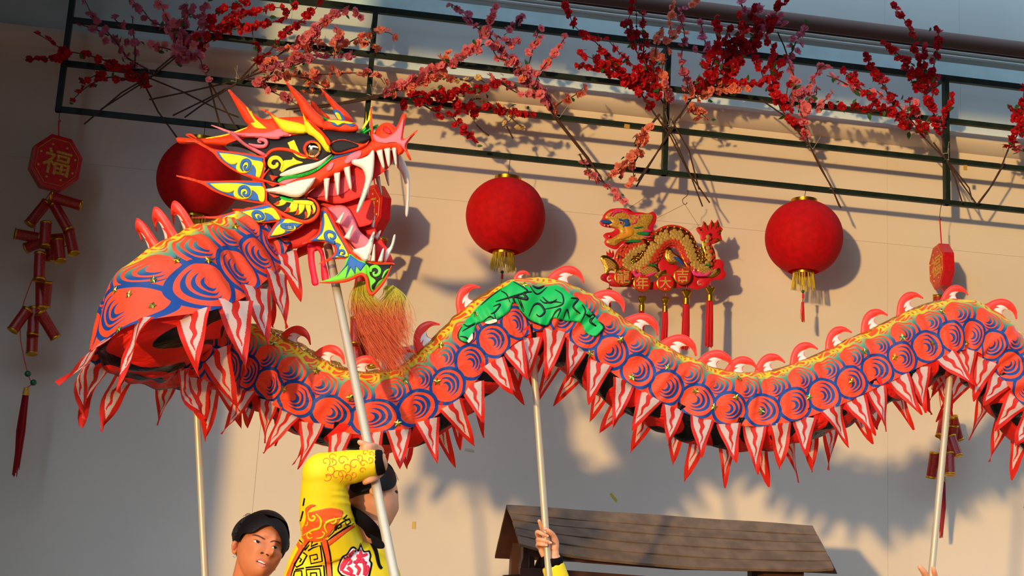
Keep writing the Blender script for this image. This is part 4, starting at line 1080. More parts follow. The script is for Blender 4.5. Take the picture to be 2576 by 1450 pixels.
# ---- sequin stars scattered on the cloth
sb = MB(); n5 = 10; pts = [(.5*(1 if k % 2 == 0 else .48)*math.cos(k*math.pi/5), .5*(1 if k % 2 == 0 else .48)*math.sin(k*math.pi/5)) for k in range(10)]
sb.add([(x, y, .05) for x, y in pts]+[(0,0,.16)]+[(x, y, 0) for x, y in pts], [(k, (k+1)%10, 10) for k in range(10)]+[(k, 11+k, 11+(k+1)%10, (k+1)%10) for k in range(10)])
M_seq = bpy.data.materials.new('iridescent sequin'); M_seq.use_nodes = True
_b = M_seq.node_tree.nodes['Principled BSDF']; _b.inputs['Metallic'].default_value = .9; _b.inputs['Roughness'].default_value = .25
_oi = M_seq.node_tree.nodes.new('ShaderNodeObjectInfo')
M_seq.node_tree.links.new(mixc(M_seq.node_tree, NX(M_seq.node_tree, _oi.outputs['Random']), lin(220,170,40), lin(150,200,110)), _b.inputs['Base Color'])
ME_STAR = mesh('sequin_star', sb, M_seq, False)
for px, py in [(383,770),(325,742),(385,705),(290,730),(445,655),(524,655),(300,830),(560,510),(592,570),(688,865),(795,935),(715,980),(880,1000),(1020,960),(1100,960),(1110,870),(1200,790),(1318,718),(1450,790),(1560,855),(1485,890),(1590,950),(1680,925),(1750,985),(1795,1025),(1860,955),(1915,1035),(2035,1000),(2140,960),(2175,885),(2270,850),(2370,785),(2430,865),(2345,865),(1000,1065),(1850,1000),(2250,900)]:
    d = ray(px, py).normalized(); h = BVH_BODY.ray_cast(CAM, d)
    if h[0] is None: continue
    nr = h[1] if h[1].dot(d) < 0 else -h[1]
    M = Matrix.Translation(h[0]+nr*.002) @ nr.to_track_quat('Z','Y').to_matrix().to_4x4() @ Matrix.Rotation(FG.uniform(0,6), 4, 'Z') @ Matrix.Scale(.026*KD, 4)
    inst('sequin_star', ME_STAR, M, drg)

# ---- poles
def pole(a, b, r, joint=True):
    d = (b-a).normalized(); r = r*KD; m = MB().tube([a, b], r, 20)
    o = obj('pole', m, M_alu, drg)
    if joint:
        L = (b-a).length
        for q in (.55, .8): 
            c = a + d*L*q; obj('pole_joint', MB().tube([c, c+d*.006], r*1.05, 20), M_alu, o)
    return o
def pole_px(ax, ay, bx, by, Ya, Yb, r, ext=.35):
    a, b = P(ax, ay, Ya), P(bx, by, Yb); return pole(a, b+(b-a).normalized()*ext, r)
pole_px(818, 585, 992, 1450, DRG+.02, DRG-.62, .0128)
pole_px(488, 880, 516, 1450, DRG+.10, DRG+.10, .0105)
pole_px(1338, 850, 1381, 1450, DRG, DRG-.02, .0104)
pole_px(2394, 900, 2343, 1450, DRG, DRG-.05, .0104)

# ---- green leg print draped over the middle hump
F2 = Z(1060, 660, .31031)
M_leg = mat('green leg cloth', (10, 190, 84), .5, spec=.4, trans=.1); M_blk = mat('black leg outline', (10, 10, 10), .5)
g_out = F2(*[(700,185),(745,152),(840,190),(1000,196),(1090,180),(1150,215),(1300,320),(1370,400),(1440,480),(1480,530),(1420,600),(1330,570),(1290,490),(1180,478),(1060,452),(1020,515),(940,500),(870,460),(800,390),(780,340),(735,330),(715,395),(640,450),(590,475),(500,485),(445,500),(425,570),(380,650),(310,630),(298,580),(340,500),(470,350),(560,270),(640,215)])
go = smooth_poly(g_out, 3)
leg = obj('leg_cloth', decal(go, 5, BVH_BODY, .006, thick=.005), M_leg, drg, smooth=True)
def stroke(pts, w, m, parent, name, Zn, bvh, eps, step=3.2, sm=5):
    p = smooth_poly(Zn(*pts), sm, closed=False)
    mb = decal(strip2d(p, [q*Zn.k for q in (w if hasattr(w,'__len__') else [w*.4, w, w, w*.4])]), step, bvh, eps, thick=eps*.6)
    if mb.f: return obj(name, mb, m, parent, smooth=True)
GW = 1.0
S_LEG = [([(745,155),(860,230),(800,260),(700,290),(600,320)],16),([(760,330),(750,280),(860,300),(830,250),(900,240)],22),([(800,390),(860,460),(940,500),(1020,515),(1060,450)],14),([(780,290),(830,400),(800,300)],12),([(870,440),(910,350),(960,340),(1000,400),(960,440),(930,420)],18),
  ([(960,300),(1000,330),(1080,320),(1140,330)],12),([(980,280),(1040,330),(1100,300)],14),([(1000,380),(1100,360),(1150,330),(1140,260),(1080,220)],12),([(1060,452),(1090,400),(1130,380),(1100,450)],14),([(1150,460),(1180,380),(1200,460)],12),([(1210,290),(1270,300),(1230,360),(1290,420)],18),([(1290,490),(1330,400),(1300,340)],12),
  ([(1330,420),(1370,440),(1400,430),(1370,480),(1420,520)],26),([(1420,600),(1480,530),(1440,480)],14),([(580,360),(640,340),(600,400),(560,420)],14),([(500,480),(560,440),(600,470),(590,410)],12),([(440,490),(380,520),(340,500)],12),([(310,600),(360,610),(400,640),(420,570)],14),([(330,560),(400,520),(440,500)],10),([(650,215),(560,280),(480,350)],10),
  ([(880,190),(940,260),(1020,200)],12),([(900,190),(950,210),(1000,190)],20),([(720,330),(690,260),(640,230)],10),([(330,520),(298,580),(310,630),(380,650),(425,570)],9)]
for pts, w in S_LEG: stroke(pts, w*GW, M_blk, leg, 'black_line', F2, BVH_BODY, .0075)
cl = decal(smooth_poly(F2((515,488),(560,470),(605,462),(612,482),(560,500),(525,498)), 4), 3, BVH_BODY, .008, thick=.005); obj('white_claw', cl, M_white, leg)
cl = decal(smooth_poly(F2((370,640),(395,600),(415,575),(418,620),(385,655)), 4, corners=(0,3)), 3, BVH_BODY, .009, thick=.004); obj('white_claw', cl, M_white, leg)
# ================================================================== DRAGON HEAD
H1, H2 = Z(420, 180, .26398), Z(420, 500, .26398)
HN = Vector((-math.sin(R_(25)), -math.cos(R_(25)), 0)); HS = P(820, 560, DRG-.02)
def HPL(w, sx=0, bx=0):          # place at w metres from the head's middle plane towards the near side
    def f(x, y, h): return PN(x, y, HS + HN*((w+sx*max(0, (bx-x)))*KD+h), HN)
    return f
plates = []
def mirror_mb(m):
    r = MB(); r.v = [tuple(Vector(v) - HN*(2*(Vector(v)-HS).dot(HN))) for v in m.v]; r.f = [tuple(reversed(f)) for f in m.f]; r.m = list(m.m); return r
skull = MB()
def hp(name, Zn, pts, m, w, thick=.012, bulge=.006, parent=None, sm=4, corners=(), step=4.0, mirror=False, sx=0, bx=0, reg=True, edge=None):
    o = smooth_poly(Zn(*pts), sm, corners=corners) if sm else Zn(*pts)
    mb = plate(o, step, HPL(w, sx, bx), thick*KD, bulge*KD, edge=edge)
    if reg: plates.append(MB().add(mb.v, mb.f))
    mm = mirror_mb(mb) if mirror else None
    ob = obj(name, mb, m, parent or head, smooth=True)
    ob.data.set_sharp_from_angle(angle=R_(50))
    if mm: obj(name, mm, m, parent or head, smooth=True)
    return ob
_bv = [0, None]   # relief so far
def hbvh():
    if _bv[0] != len(plates): _bv[0] = len(plates); _bv[1] = bvh_of(*plates)
    return _bv[1]
def inlay(name, Zn, pts, m, parent=None, eps=.003, sm=4, corners=(), step=3.2, holes=()):
    o = smooth_poly(Zn(*pts), sm, corners=corners) if sm else Zn(*pts)
    mb = decal(o, step, hbvh(), eps, thick=eps*1.4, holes=holes)
    if mb.f: return obj(name, mb, m, parent or head, smooth=True)
def hstroke(name, Zn, pts, w, m, parent=None, eps=.004): return stroke(pts, w, m, parent or head, name, Zn, hbvh(), eps, step=3.0)
def rim(name, Zn, pts, m, w, r, parent=None, closed=False, mirror=False, on=False, sm=5):
    p = smooth_poly(Zn(*pts), sm, closed=closed); p = list(resample(p, 4, closed)); 
    if closed: p.append(p[0])
    v = []
    for x, y in p:
        h = hbvh().ray_cast(CAM, ray(x, y).normalized())[0] if on else None
        v.append(h if h is not None else HPL(w)(x, y, 0))
    n = len(v); rr = [r*KD*(min(1, .35+1.3*min(k, n-1-k)/n*2) if not closed else 1) for k in range(n)]
    mb = MB().tube(v, rr, 8, cap=not closed); mm = mirror_mb(mb) if mirror else None
    o = obj(name, mb, m, parent or head, smooth=True)
    if mm: obj(name, mm, m, parent or head, smooth=True)
    return o
def tooth(Zn, b, tip, w, W, name='tooth'):
    (bx, by), (tx, ty) = b, tip; dx, dy = tx-bx, ty-by; L = math.hypot(dx, dy); nx, ny = -dy/L, dx/L
    pts = [(bx-nx*W/2, by-ny*W/2), (bx+nx*W/2, by+ny*W/2), (bx+dx*.45+nx*W*.38, by+dy*.45+ny*W*.38), (tx+nx*W*.16, ty+ny*W*.16), (tx-nx*W*.16, ty-ny*W*.16), (bx+dx*.45-nx*W*.34, by+dy*.45-ny*W*.34)]
    o = smooth_poly(Zn(*pts), 3, corners=(0,1))
    return obj(name, plate(o, 3.0, HPL(w), .012*KD, .010*KD), M_white, head, smooth=True)

# skull block (black) is the head part itself
sk = [(560,705),(700,645),(900,630),(1060,640),(1190,600),(1340,590),(1480,555),(1700,575),(1880,590),(1950,640),(1850,720),(1600,790),(1500,890),(1350,985),(1120,1030),(1045,1060),(1060,1160),(1200,1215),(1340,1215),(1400,1300),(1330,1380),(1150,1360),(1000,1270),(910,1120),(925,980),(940,880),(850,790),(700,725)]
mbk = plate(smooth_poly(H1(*sk), 4), 4.5, HPL(.075), .150*KD, .022*KD, edge=22, back_bulge=.022*KD)
plates.append(MB().add(mbk.v, mbk.f))
head = obj('head', mbk, M_black, drg, smooth=True); head.data.set_sharp_from_angle(angle=R_(50)); head['label'] = 'foam dragon head with open toothed mouth'
# upper jaw and snout
jaw = [(1040,1085),(1055,1010),(1200,990),(1340,960),(1590,795),(1840,715),(1960,645),(1990,590),(2045,505),(2130,490),(2190,560),(2240,640),(2262,760),(2205,800),(2180,745),(2100,742),(2000,768),(1900,810),(1800,870),(1720,925),(1620,975),(1520,1025),(1450,1085),(1350,1150),(1330,1200),(1200,1212),(1080,1170)]
hp('upper_jaw', H1, jaw, M_org, .070, .140, .020, edge=20)
hp('mouth_roof', H1, [(1330,1190),(1450,1080),(1600,965),(1800,860),(1960,775),(2150,755),(2130,900),(1960,1040),(1890,1170),(1650,1260),(1480,1230)], M_mouth, .050, .10, .004)
hp('mouth_back', H1, [(1320,1200),(1460,1130),(1640,1190),(1800,1200),(1960,1230),(1960,1420),(1900,1470),(1700,1500),(1500,1500),(1400,1400)], M_mouth, .015, .06, .004)
inlay('gum', H1, [(1050,1075),(1060,1030),(1150,995),(1300,985),(1200,1040),(1100,1085)], M_pfoam)
inlay('gum', H1, [(1690,860),(1730,800),(1790,765),(1850,755),(1840,815),(1770,850),(1720,880)], M_pfoam)
inlay('gum', H1, [(1520,920),(1560,870),(1590,870),(1570,930),(1530,950)], M_pfoam)
inlay('gum', H1, [(1330,1210),(1400,1120),(1500,1040),(1540,1060),(1600,1060),(1700,1000),(1790,1000),(1760,1100),(1650,1180),(1500,1190)], mat('dusk pink foam', (214,70,80), .6))
# white, green and rose stripes under the eye
inlay('white_stripe', H1, [(1095,1000),(1090,970),(1250,905),(1440,860),(1560,790),(1560,815),(1450,905),(1250,975)], M_white)
inlay('green_stripe', H1, [(1045,1050),(1100,1005),(1280,975),(1430,920),(1550,830),(1585,795),(1570,830),(1440,940),(1300,1000),(1120,1030),(1050,1065)], M_gfoam, eps=.007)
inlay('blue_stripe', H1, [(1540,850),(1600,800),(1700,770),(1830,730),(1760,780),(1620,820)], M_bfoam, eps=.004)
# eye region
hstroke('yellow_tick', H1, [(1180,665),(1215,740),(1260,800),(1330,825)], [70,66,40,10], M_yfoam)
eyeW = HPL(.098)
ex, ey = H1((1398,752))[0]
ey_ = obj('eye', MB().ball(eyeW(ex, ey, 0), .0262*KD, 18), M_chrome, head, smooth=True)
rim('eye_rim', H1, [(1330,800),(1312,740),(1340,685),(1400,672),(1450,690)], mat('red eye rim', (220,30,24), .5), .100, .006)
rim('cheek_line', H1, [(950,930),(930,870),(945,810),(1000,755),(1090,740),(1200,760),(1300,805),(1440,840)], M_org, .1, .0055, on=True)
inlay('yellow_swirl', H1, [(1090,962),(1085,900),(1110,850),(1190,840),(1200,815),(1235,845),(1300,868),(1220,890),(1150,920)], M_yfoam)
hstroke('yellow_swirl', H1, [(1075,945),(1100,880),(1060,825),(1000,830),(975,880),(1010,912),(1050,895),(1045,868)], [10,34,40,38,34,26], M_yfoam)
hp('nostril_brow', H1, [(1545,690),(1590,650),(1700,638),(1860,690),(1930,655),(1880,720),(1760,765),(1640,790),(1570,770)], M_org, .092, .02, .010, corners=(4,))
inlay('black_hollow', H1, [(1560,700),(1610,662),(1700,655),(1830,705),(1740,740),(1640,772),(1580,755)], M_black)
hp('yellow_brow', H1, [(1295,395),(1325,455),(1430,535),(1535,650),(1560,770),(1515,760),(1465,690),(1400,625),(1340,592),(1312,520)], M_yfoam, .100, .02, .008, corners=(0,4), mirror=True)
hp('brow_edge', H1, [(1330,450),(1440,530),(1545,645),(1562,690),(1530,700),(1480,610),(1400,540)], M_org, .110, .012, .005)
hp('yellow_lid', H1, [(1720,640),(1800,628),(1930,655),(1860,690),(1790,670)], M_yfoam, .075, .012, .005, mirror=True)
# crown, mane and horns
hp('mane', H1, [(88,650),(110,628),(280,640),(380,632),(580,600),(770,522),(745,480),(700,400),(640,290),(578,172),(600,172),(720,290),(800,370),(860,425),(940,455),(1040,442),(1300,430),(1420,470),(1500,545),(1340,592),(1200,605),(1060,640),(900,645),(700,705),(500,708),(300,692),(130,690)], M_org, .055, .11, .016, corners=(9,10), edge=16)
inlay('yellow_flame', H1, [(752,335),(800,365),(835,440),(900,500),(955,545),(850,540),(795,492),(835,480),(800,420)], M_yfoam, corners=(0,4,6))
hp('mane_edge', H1, [(370,634),(560,598),(770,528),(760,545),(600,600),(420,648)], M_yfoam, .060, .008, .004, sm=3)
hp('yellow_spike', H1, [(985,402),(1080,450),(1300,505),(1335,590),(1150,585),(1070,530)], M_yfoam, .085, .02, .010, mirror=True, sm=4, corners=(0,))
hp('spike_tip', H1, [(876,352),(930,365),(1000,400),(1050,440),(1085,530),(1160,590),(1330,598),(1150,612),(1060,560),(985,420),(930,385)], M_org, .080, .016, .006, mirror=True, corners=(0,))
hp('horn', H1, [(1115,80),(1180,128),(1300,240),(1400,360),(1490,450),(1505,545),(1400,520),(1330,440),(1285,395),(1258,320),(1190,210)], M_org, .065, .03, .016, corners=(0,))
hp('horn', H1, [(1455,148),(1540,220),(1640,320),(1730,400),(1775,490),(1640,480),(1590,370),(1540,290),(1490,205)], M_org, -.035, .03, .014, corners=(0,), reg=False)
hp('spike', H1, [(1368,284),(1400,290),(1470,370),(1560,450),(1480,450),(1420,400),(1378,330)], M_org, -.01, .02, .008, reg=False)
hp('crest', H1, [(1490,550),(1498,485),(1560,458),(1680,462),(1800,500),(1818,565),(1700,580),(1600,566)], M_org, .078, .156, .014, edge=14)
inlay('blue_cloud', H1, [(1490,475),(1560,462),(1700,465),(1800,500),(1760,525),(1690,500),(1640,525),(1580,510),(1550,480)], M_bfoam)
inlay('yellow_cloud', H1, [(1520,468),(1600,462),(1680,470),(1780,490),(1740,500),(1680,490),(1630,512),(1600,490),(1560,480)], M_yfoam, eps=.005)
hp('crest_flame', H1, [(1585,365),(1640,375),(1690,440),(1690,475),(1640,470),(1600,420)], M_bfoam, .045, .02, .004)
hp('crest_flame', H1, [(1600,395),(1640,400),(1670,470),(1640,465)], M_yfoam, .052, .015, .004)
hp('crest_flame', H1, [(1395,350),(1440,400),(1530,450),(1600,470),(1500,470),(1430,420)], M_gfoam, .03, .015, .004)
hp('pink_strand', H1, [(415,512),(450,515),(650,578),(800,585),(960,580),(1070,545),(1110,570),(1190,610),(1090,625),(1050,645),(860,632),(720,620),(600,590)], M_pfoam, .094, .012, .006, corners=(0,))
hp('pink_strand', H1, [(560,560),(640,590),(760,690),(860,740),(945,790),(925,812),(760,725),(650,640)], M_pfoam, .100, .012, .006)
rim('pink_curl', H1, [(780,690),(860,712),(930,712),(950,680),(930,655),(880,650),(870,670),(900,680)], M_pfoam, .102, .0062)
for pts in ([(1700,640),(1770,575),(1800,560),(1810,570),(1740,640)], [(1790,630),(1870,545),(1890,530),(1896,545),(1830,630)], [(1800,632),(1900,560),(2000,505),(2014,512),(1990,535),(1850,620)]):
    hp('green_hair', H1, pts, M_gfoam, .05, .02, .006, mirror=True, reg=False)
hp('snout_flame', H1, [(1830,590),(1880,540),(1945,430),(1952,335),(1940,340),(1905,480),(1895,372),(1890,480)], M_yfoam, .02, .012, .005, sm=3, reg=False)
hp('snout_flame', H1, [(1950,335),(1958,470),(1968,600),(1935,600),(1938,450)], M_org, .03, .015, .006, sm=3, reg=False)
# nose with the star-shaped tip
hp('nose', H1, [(1975,610),(2005,540),(2050,498),(2110,486),(2170,520),(2200,580),(2120,625),(2040,640)], M_org, .055, .110, .020, edge=14)
inlay('nostril', H1, [(2055,550),(2075,520),(2120,545),(2140,590),(2090,590)], M_mouth)
star = [(1938,335),(1950,335),(1958,470),(1970,585),(2060,610),(2140,575),(2200,505),(2240,410),(2270,397),(2285,410),(2265,520),(2250,640),(2310,615),(2385,552),(2395,562),(2320,650),(2285,720),(2330,835),(2328,856),(2300,830),(2255,745),(2180,690),(2080,700),(1990,680),(1945,640)]
hp('star_tip', H1, star, M_org, .082, .02, .008, corners=(0,1,8,9,13,14,17,18), sm=3)
inlay('pink_star', H1, [(1960,600),(1985,600),(2060,640),(2150,600),(2205,535),(2248,440),(2255,470),(2240,600),(2235,660),(2330,610),(2290,660),(2265,720),(2295,790),(2250,730),(2180,675),(2080,685),(1990,665)], M_pfoam, sm=3, corners=(5,6,9,12))
# cheek gill
gl = [(975,930),(915,1010),(898,1100),(925,1215),(1030,1315),(1190,1400),(1320,1435),(1415,1390),(1445,1305),(1405,1230),(1340,1205),(1200,1215),(1070,1165),(1045,1050)]
hp('gill', H1, gl, M_black, .098, .02, .008)
for pts in ([(975,985),(1062,1000),(1020,1030),(1005,1045)], [(930,1052),(1062,1070),(1010,1100)], [(962,1160),(1080,1192),(1020,1204)]): inlay('orange_flame', H1, pts, M_org, sm=3, corners=(0,1,2))
for i, pts in enumerate(([(1012,1262),(1080,1230),(1100,1205),(1150,1215),(1125,1265),(1060,1285)], [(1110,1338),(1160,1300),(1190,1240),(1220,1235),(1250,1270),(1230,1330),(1170,1342)], [(1212,1372),(1250,1330),(1255,1275),(1270,1240),(1310,1255),(1310,1310),(1270,1360)], [(1305,1408),(1340,1360),(1320,1290),(1330,1240),(1365,1260),(1372,1340),(1350,1390)], [(1372,1368),(1395,1330),(1375,1260),(1400,1260),(1420,1310),(1405,1350)])):
    inlay('yellow_flame', H1, pts, M_yfoam, sm=3, corners=(0,))
    tip = pts[0]; q = [((x-tip[0])*.45+tip[0], (y-tip[1])*.45+tip[1]) for x, y in pts]; inlay('orange_flame', H1, q, M_org, sm=3, corners=(0,), eps=.005)
inlay('yellow_band', H1, [(1090,1205),(1200,1225),(1330,1228),(1395,1245),(1380,1275),(1250,1262),(1130,1240)], M_yfoam, eps=.0035)
inlay('green_stripe', H1, [(1085,1190),(1200,1215),(1340,1212),(1300,1232),(1180,1238),(1090,1215)], M_gfoam, eps=.005)
rim('gill_rim', H1, gl[:11], M_org, .106, .0062)
# white side tusk
hp('side_tusk', H1, [(695,1100),(800,1112),(960,1118),(1085,1090),(1250,1040),(1415,1010),(1385,1080),(1290,1185),(1200,1200),(1080,1172),(900,1142)], M_white, .108, .018, .012, corners=(0,5), mirror=True)
# ear fins
T0 = [(90,990),(880,1055),(900,1250)]
def fin(tri, w, slope, Zn=H1):
    A = np.array([[x, y, 1] for x, y in T0], float); X = np.linalg.solve(A, np.array(tri, float))
    f = lambda pts: [tuple(np.array([x, y, 1.])@X) for x, y in pts]
    bx = Zn((tri[1][0], 0))[0][0]
    e = hp('ear_fin', Zn, f([(90,988),(220,1012),(350,1042),(640,1040),(910,1048),(940,1150),(935,1258),(780,1240),(600,1200),(440,1138),(330,1072),(200,1030),(90,1000)]), M_org, w, .012, .004, corners=(0,4,6,12), mirror=True, sx=slope, bx=bx)
    inlay('blue_field', Zn, f([(365,1058),(640,1056),(895,1062),(900,1235),(780,1222),(600,1182),(450,1122)]), M_bfoam, e, corners=(0,2,3))
    inlay('yellow_scroll', Zn, f([(405,1068),(560,1064),(700,1070),(790,1090),(905,1100),(920,1180),(905,1240),(865,1225),(850,1170),(800,1130),(795,1165),(765,1202),(715,1214),(655,1205),(625,1172),(632,1130),(600,1150),(540,1148),(470,1118)]), M_yfoam, e, eps=.0045, corners=(0,15))
    hstroke('blue_curl', Zn, f([(715,1196),(680,1165),(685,1115),(725,1098),(762,1118),(768,1160),(740,1182),(715,1160),(735,1140)]), [8,26,34,34,30,24,14], M_bfoam, e, eps=.007)
fin([(250,655),(905,815),(870,1030)], .106, .00030)
fin([(88,990),(890,1052),(915,1255)], .112, .00040)
fin([(230,180),(955,55),(1080,210)], .108, .00035, H2)
fin([(835,442),(1080,190),(1310,235)], .104, .0003, H2)
rim('orange_whisker', H1, [(180,605),(280,660),(420,750),(560,860),(700,950),(830,1010),(1000,1060),(1130,1078)], M_org, .118, .0042)
rim('orange_whisker', H1, [(185,600),(230,605),(285,640)], M_org, .10, .004)
# tongue, lower jaw
hp('throat_cloth', H2, [(860,290),(1100,230),(1320,220),(1440,120),(1490,180),(1480,270),(1430,360),(1310,450),(1180,480),(1000,440),(900,380)], M_mouth, .045, .10, .012, reg=False)
hp('tongue', H2, [(1500,110),(1560,70),(1650,52),(1730,95),(1790,205),(1835,305),(1930,395),(1960,470),(1890,520),(1790,480),(1720,400),(1640,260)], M_pfoam, .03, .06, .012, edge=12)
hp('jaw_floor', H2, [(1440,110),(1560,120),(1720,400),(1830,540),(1960,600),(2150,610),(2150,640),(1960,650),(1780,560),(1600,330),(1480,230)], M_mouth, .060, .12, .006)
hp('far_jaw_wall', H2, [(1740,110),(1840,70),(1960,90),(1985,270),(2045,400),(2110,490),(2150,615),(1990,590),(1870,420),(1800,260)], M_mouth, -.055, .014, .004, reg=False)
hp('jaw_rim', H2, [(1470,95),(1530,100),(1640,290),(1760,470),(1890,590),(2140,610),(2145,632),(1890,625),(1740,530),(1620,370),(1520,190)], M_org, .072, .02, .006)
hp('jaw_frill', H2, [(1465,100),(1525,120),(1600,270),(1700,430),(1745,530),(1735,575),(1640,575),(1560,590),(1440,630),(1470,600),(1570,550),(1600,490),(1570,440),(1500,415),(1400,410),(1288,438),(1300,420),(1420,345),(1455,270),(1458,170)], M_org, .080, .012, .006, corners=(8,15))
inlay('blue_field', H2, [(1475,125),(1520,135),(1600,285),(1690,440),(1730,535),(1720,560),(1640,560),(1560,575),(1600,540),(1620,490),(1590,430),(1510,400),(1370,405),(1440,350),(1472,270)], M_bfoam)
inlay('yellow_scroll', H2, [(1495,150),(1520,145),(1595,300),(1680,440),(1728,540),(1700,555),(1600,560),(1650,530),(1640,470),(1660,440),(1610,420),(1560,415),(1500,395),(1430,385),(1480,330),(1500,240)], M_yfoam, eps=.005, corners=(0,))
hstroke('blue_curl', H2, [(1600,420),(1530,395),(1510,340),(1540,312),(1590,330),(1600,370),(1570,385),(1550,365)], [40,36,30,28,24,10], M_bfoam, eps=.007)
hstroke('blue_curl', H2, [(1690,550),(1630,540),(1640,500),(1680,495),(1690,525),(1665,530)], [10,24,24,20,10], M_bfoam, eps=.007)
hp('chin_frill', H2, [(1740,525),(1820,580),(1900,610),(1905,690),(1895,750),(1850,722),(1800,735),(1730,772),(1600,795),(1455,805),(1465,790),(1600,740),(1680,660),(1700,590)], M_lime, .082, .012, .006, corners=(9,10))
inlay('blue_field', H2, [(1745,535),(1820,590),(1895,620),(1840,690),(1800,640),(1790,720),(1750,650),(1700,760),(1730,620),(1620,740),(1700,640)], M_bfoam, sm=2, corners=range(11))
rim('frill_rim', H2, [(1455,800),(1600,798),(1730,774),(1850,722),(1900,760),(1915,850),(1950,912),(2010,860),(2080,770),(2140,640)], M_org, .09, .005)
hp('chin', H2, [(1885,605),(2000,625),(2142,622),(2125,690),(2080,770),(2010,850),(1950,910),(1915,850),(1900,740),(1890,680)], M_lime, .075, .14, .012, corners=(2,6))
inlay('black_field', H2, [(1890,610),(2000,628),(2140,626),(2125,680),(2070,745),(2010,790),(1965,870),(1950,830),(1990,780),(1935,730),(1925,650)], M_black, corners=(2,))
hstroke('lime_curl', H2, [(1940,700),(1945,660),(1990,645),(2025,675),(2020,715),(1985,735),(1965,710),(1985,700)], [26,30,30,28,22,12], M_lime, eps=.006)
hstroke('lime_curl', H2, [(2050,760),(2080,700),(2120,670)], [10,24,12], M_lime, eps=.006)
# teeth
for b, t, W_ in (((1522,1015),(1520,1222),60), ((1620,962),(1630,1172),64), ((1712,905),(1752,1118),68), ((2022,745),(2066,920),62), ((2098,728),(2116,903),62), ((2165,722),(2186,905),46)): tooth(H1, b, t, .078, W_)
for b, t, W_ in (((1920,1040),(1905,1212),40), ((2005,1000),(2042,1170),50), ((2088,940),(2112,1085),46), ((2205,770),(2215,920),36)): tooth(H1, b, t, -.055, W_)
hp('fang', H1, [(1960,748),(1978,800),(1962,1000),(1905,1170),(1832,1335),(1805,1322),(1862,1150),(1890,1020),(1860,930),(1770,885),(1768,842),(1840,832),(1915,800)], M_white, .088, .016, .010, reg=False, step=2.5)
hp('fang', H1, [(2175,785),(2225,795),(2285,905),(2315,1050),(2300,1355),(2270,1360),(2278,1150),(2240,985),(2185,900)], M_white, -.06, .016, .010, reg=False, step=2.2)
for b, t, W_ in (((1630,235),(1686,135),52), ((1712,385),(1772,258),62), ((1962,600),(1976,440),42), ((2030,605),(2062,480),46)): tooth(H2, b, t, .08, W_)
for b, t, W_ in (((1950,280),(1978,165),42), ((1985,385),(2036,304),46)): tooth(H2, b, t, -.05, W_)
hp('fang', H2, [(1770,492),(1885,455),(1930,385),(1965,318),(1978,330),(1956,470),(1922,570),(1890,605),(1835,560)], M_white, .085, .014, .010, reg=False)
hp('fang', H2, [(2070,600),(2085,500),(2130,450),(2160,350),(2180,352),(2160,450),(2110,560),(2085,610)], M_white, .05, .014, .008, reg=False, step=2.2)
hp('red_ribbon', H2, [(1840,285),(1975,275),(1980,345),(1930,400),(1885,395),(1900,320)], M_mouth, -.02, .004, .002, reg=False)
# ribbons under the jaw
M_rib = mat('crimson ribbon', (232, 24, 58), .5, trans=.1)
for pts in ([(1345,430),(1340,520),(1350,640),(1370,740),(1385,825),(1445,815),(1425,700),(1410,600),(1405,510),(1430,470)], [(1400,450),(1450,450),(1490,500),(1510,600),(1545,770),(1480,790),(1465,640),(1460,530)]):
    hp('ribbon', H2, pts, M_rib, .04, .003, .004, reg=False, sm=3)
# beard: two tufts of hair, yellow roots and orange ends
def beard_mat():
    m = mat('dyed beard hair', (255, 130, 70), .6, spec=.2); nt = m.node_tree; b = nt.nodes['Principled BSDF']
    u, v, _ = sepxyz(nt, coord(nt, 'UV')); c = mixc(nt, u.step(.16, .44), lin(246, 232, 96), lin(255, 150, 96)); nt.links.new(c, b.inputs['Base Color']); add_trans(m, c, .45); return m
bd = MB(); bd.uv = []
BR = random.Random(9)
for tuft, (root, ends, n) in enumerate((((912,712), ((910,765),(942,845),(990,925)), 900), ((978,722), ((992,760),(985,830),(1002,905)), 320))):
    for k in range(n):
        sp = BR.gauss(0, 1); q = BR.gauss(0, 1); L = BR.uniform(.5, 1.08)*(1 if tuft == 0 else .8)
        pts = [(root[0]+sp*4, root[1]+BR.uniform(-4,4))] + [(x+sp*w+BR.gauss(0,(2,5,12)[i]), root[1]+(y-root[1])*L) for i, ((x, y), w) in enumerate(zip(ends, (10, 19, 18)))]
        ps = smooth_poly(pts, 4, closed=False); o = len(bd.v)
        bd.tube([HPL(.03+q*.02*(i/len(ps)))(x, y, 0) for i, (x, y) in enumerate(ps)], list(np.linspace(.0011,.0004,len(ps))), 3, cap=False)
        for i in range(len(ps)): bd.uv += [(i/len(ps)*L, 0)]*3
tag(obj('beard', bd, beard_mat(), head, smooth=True), kind='stuff')
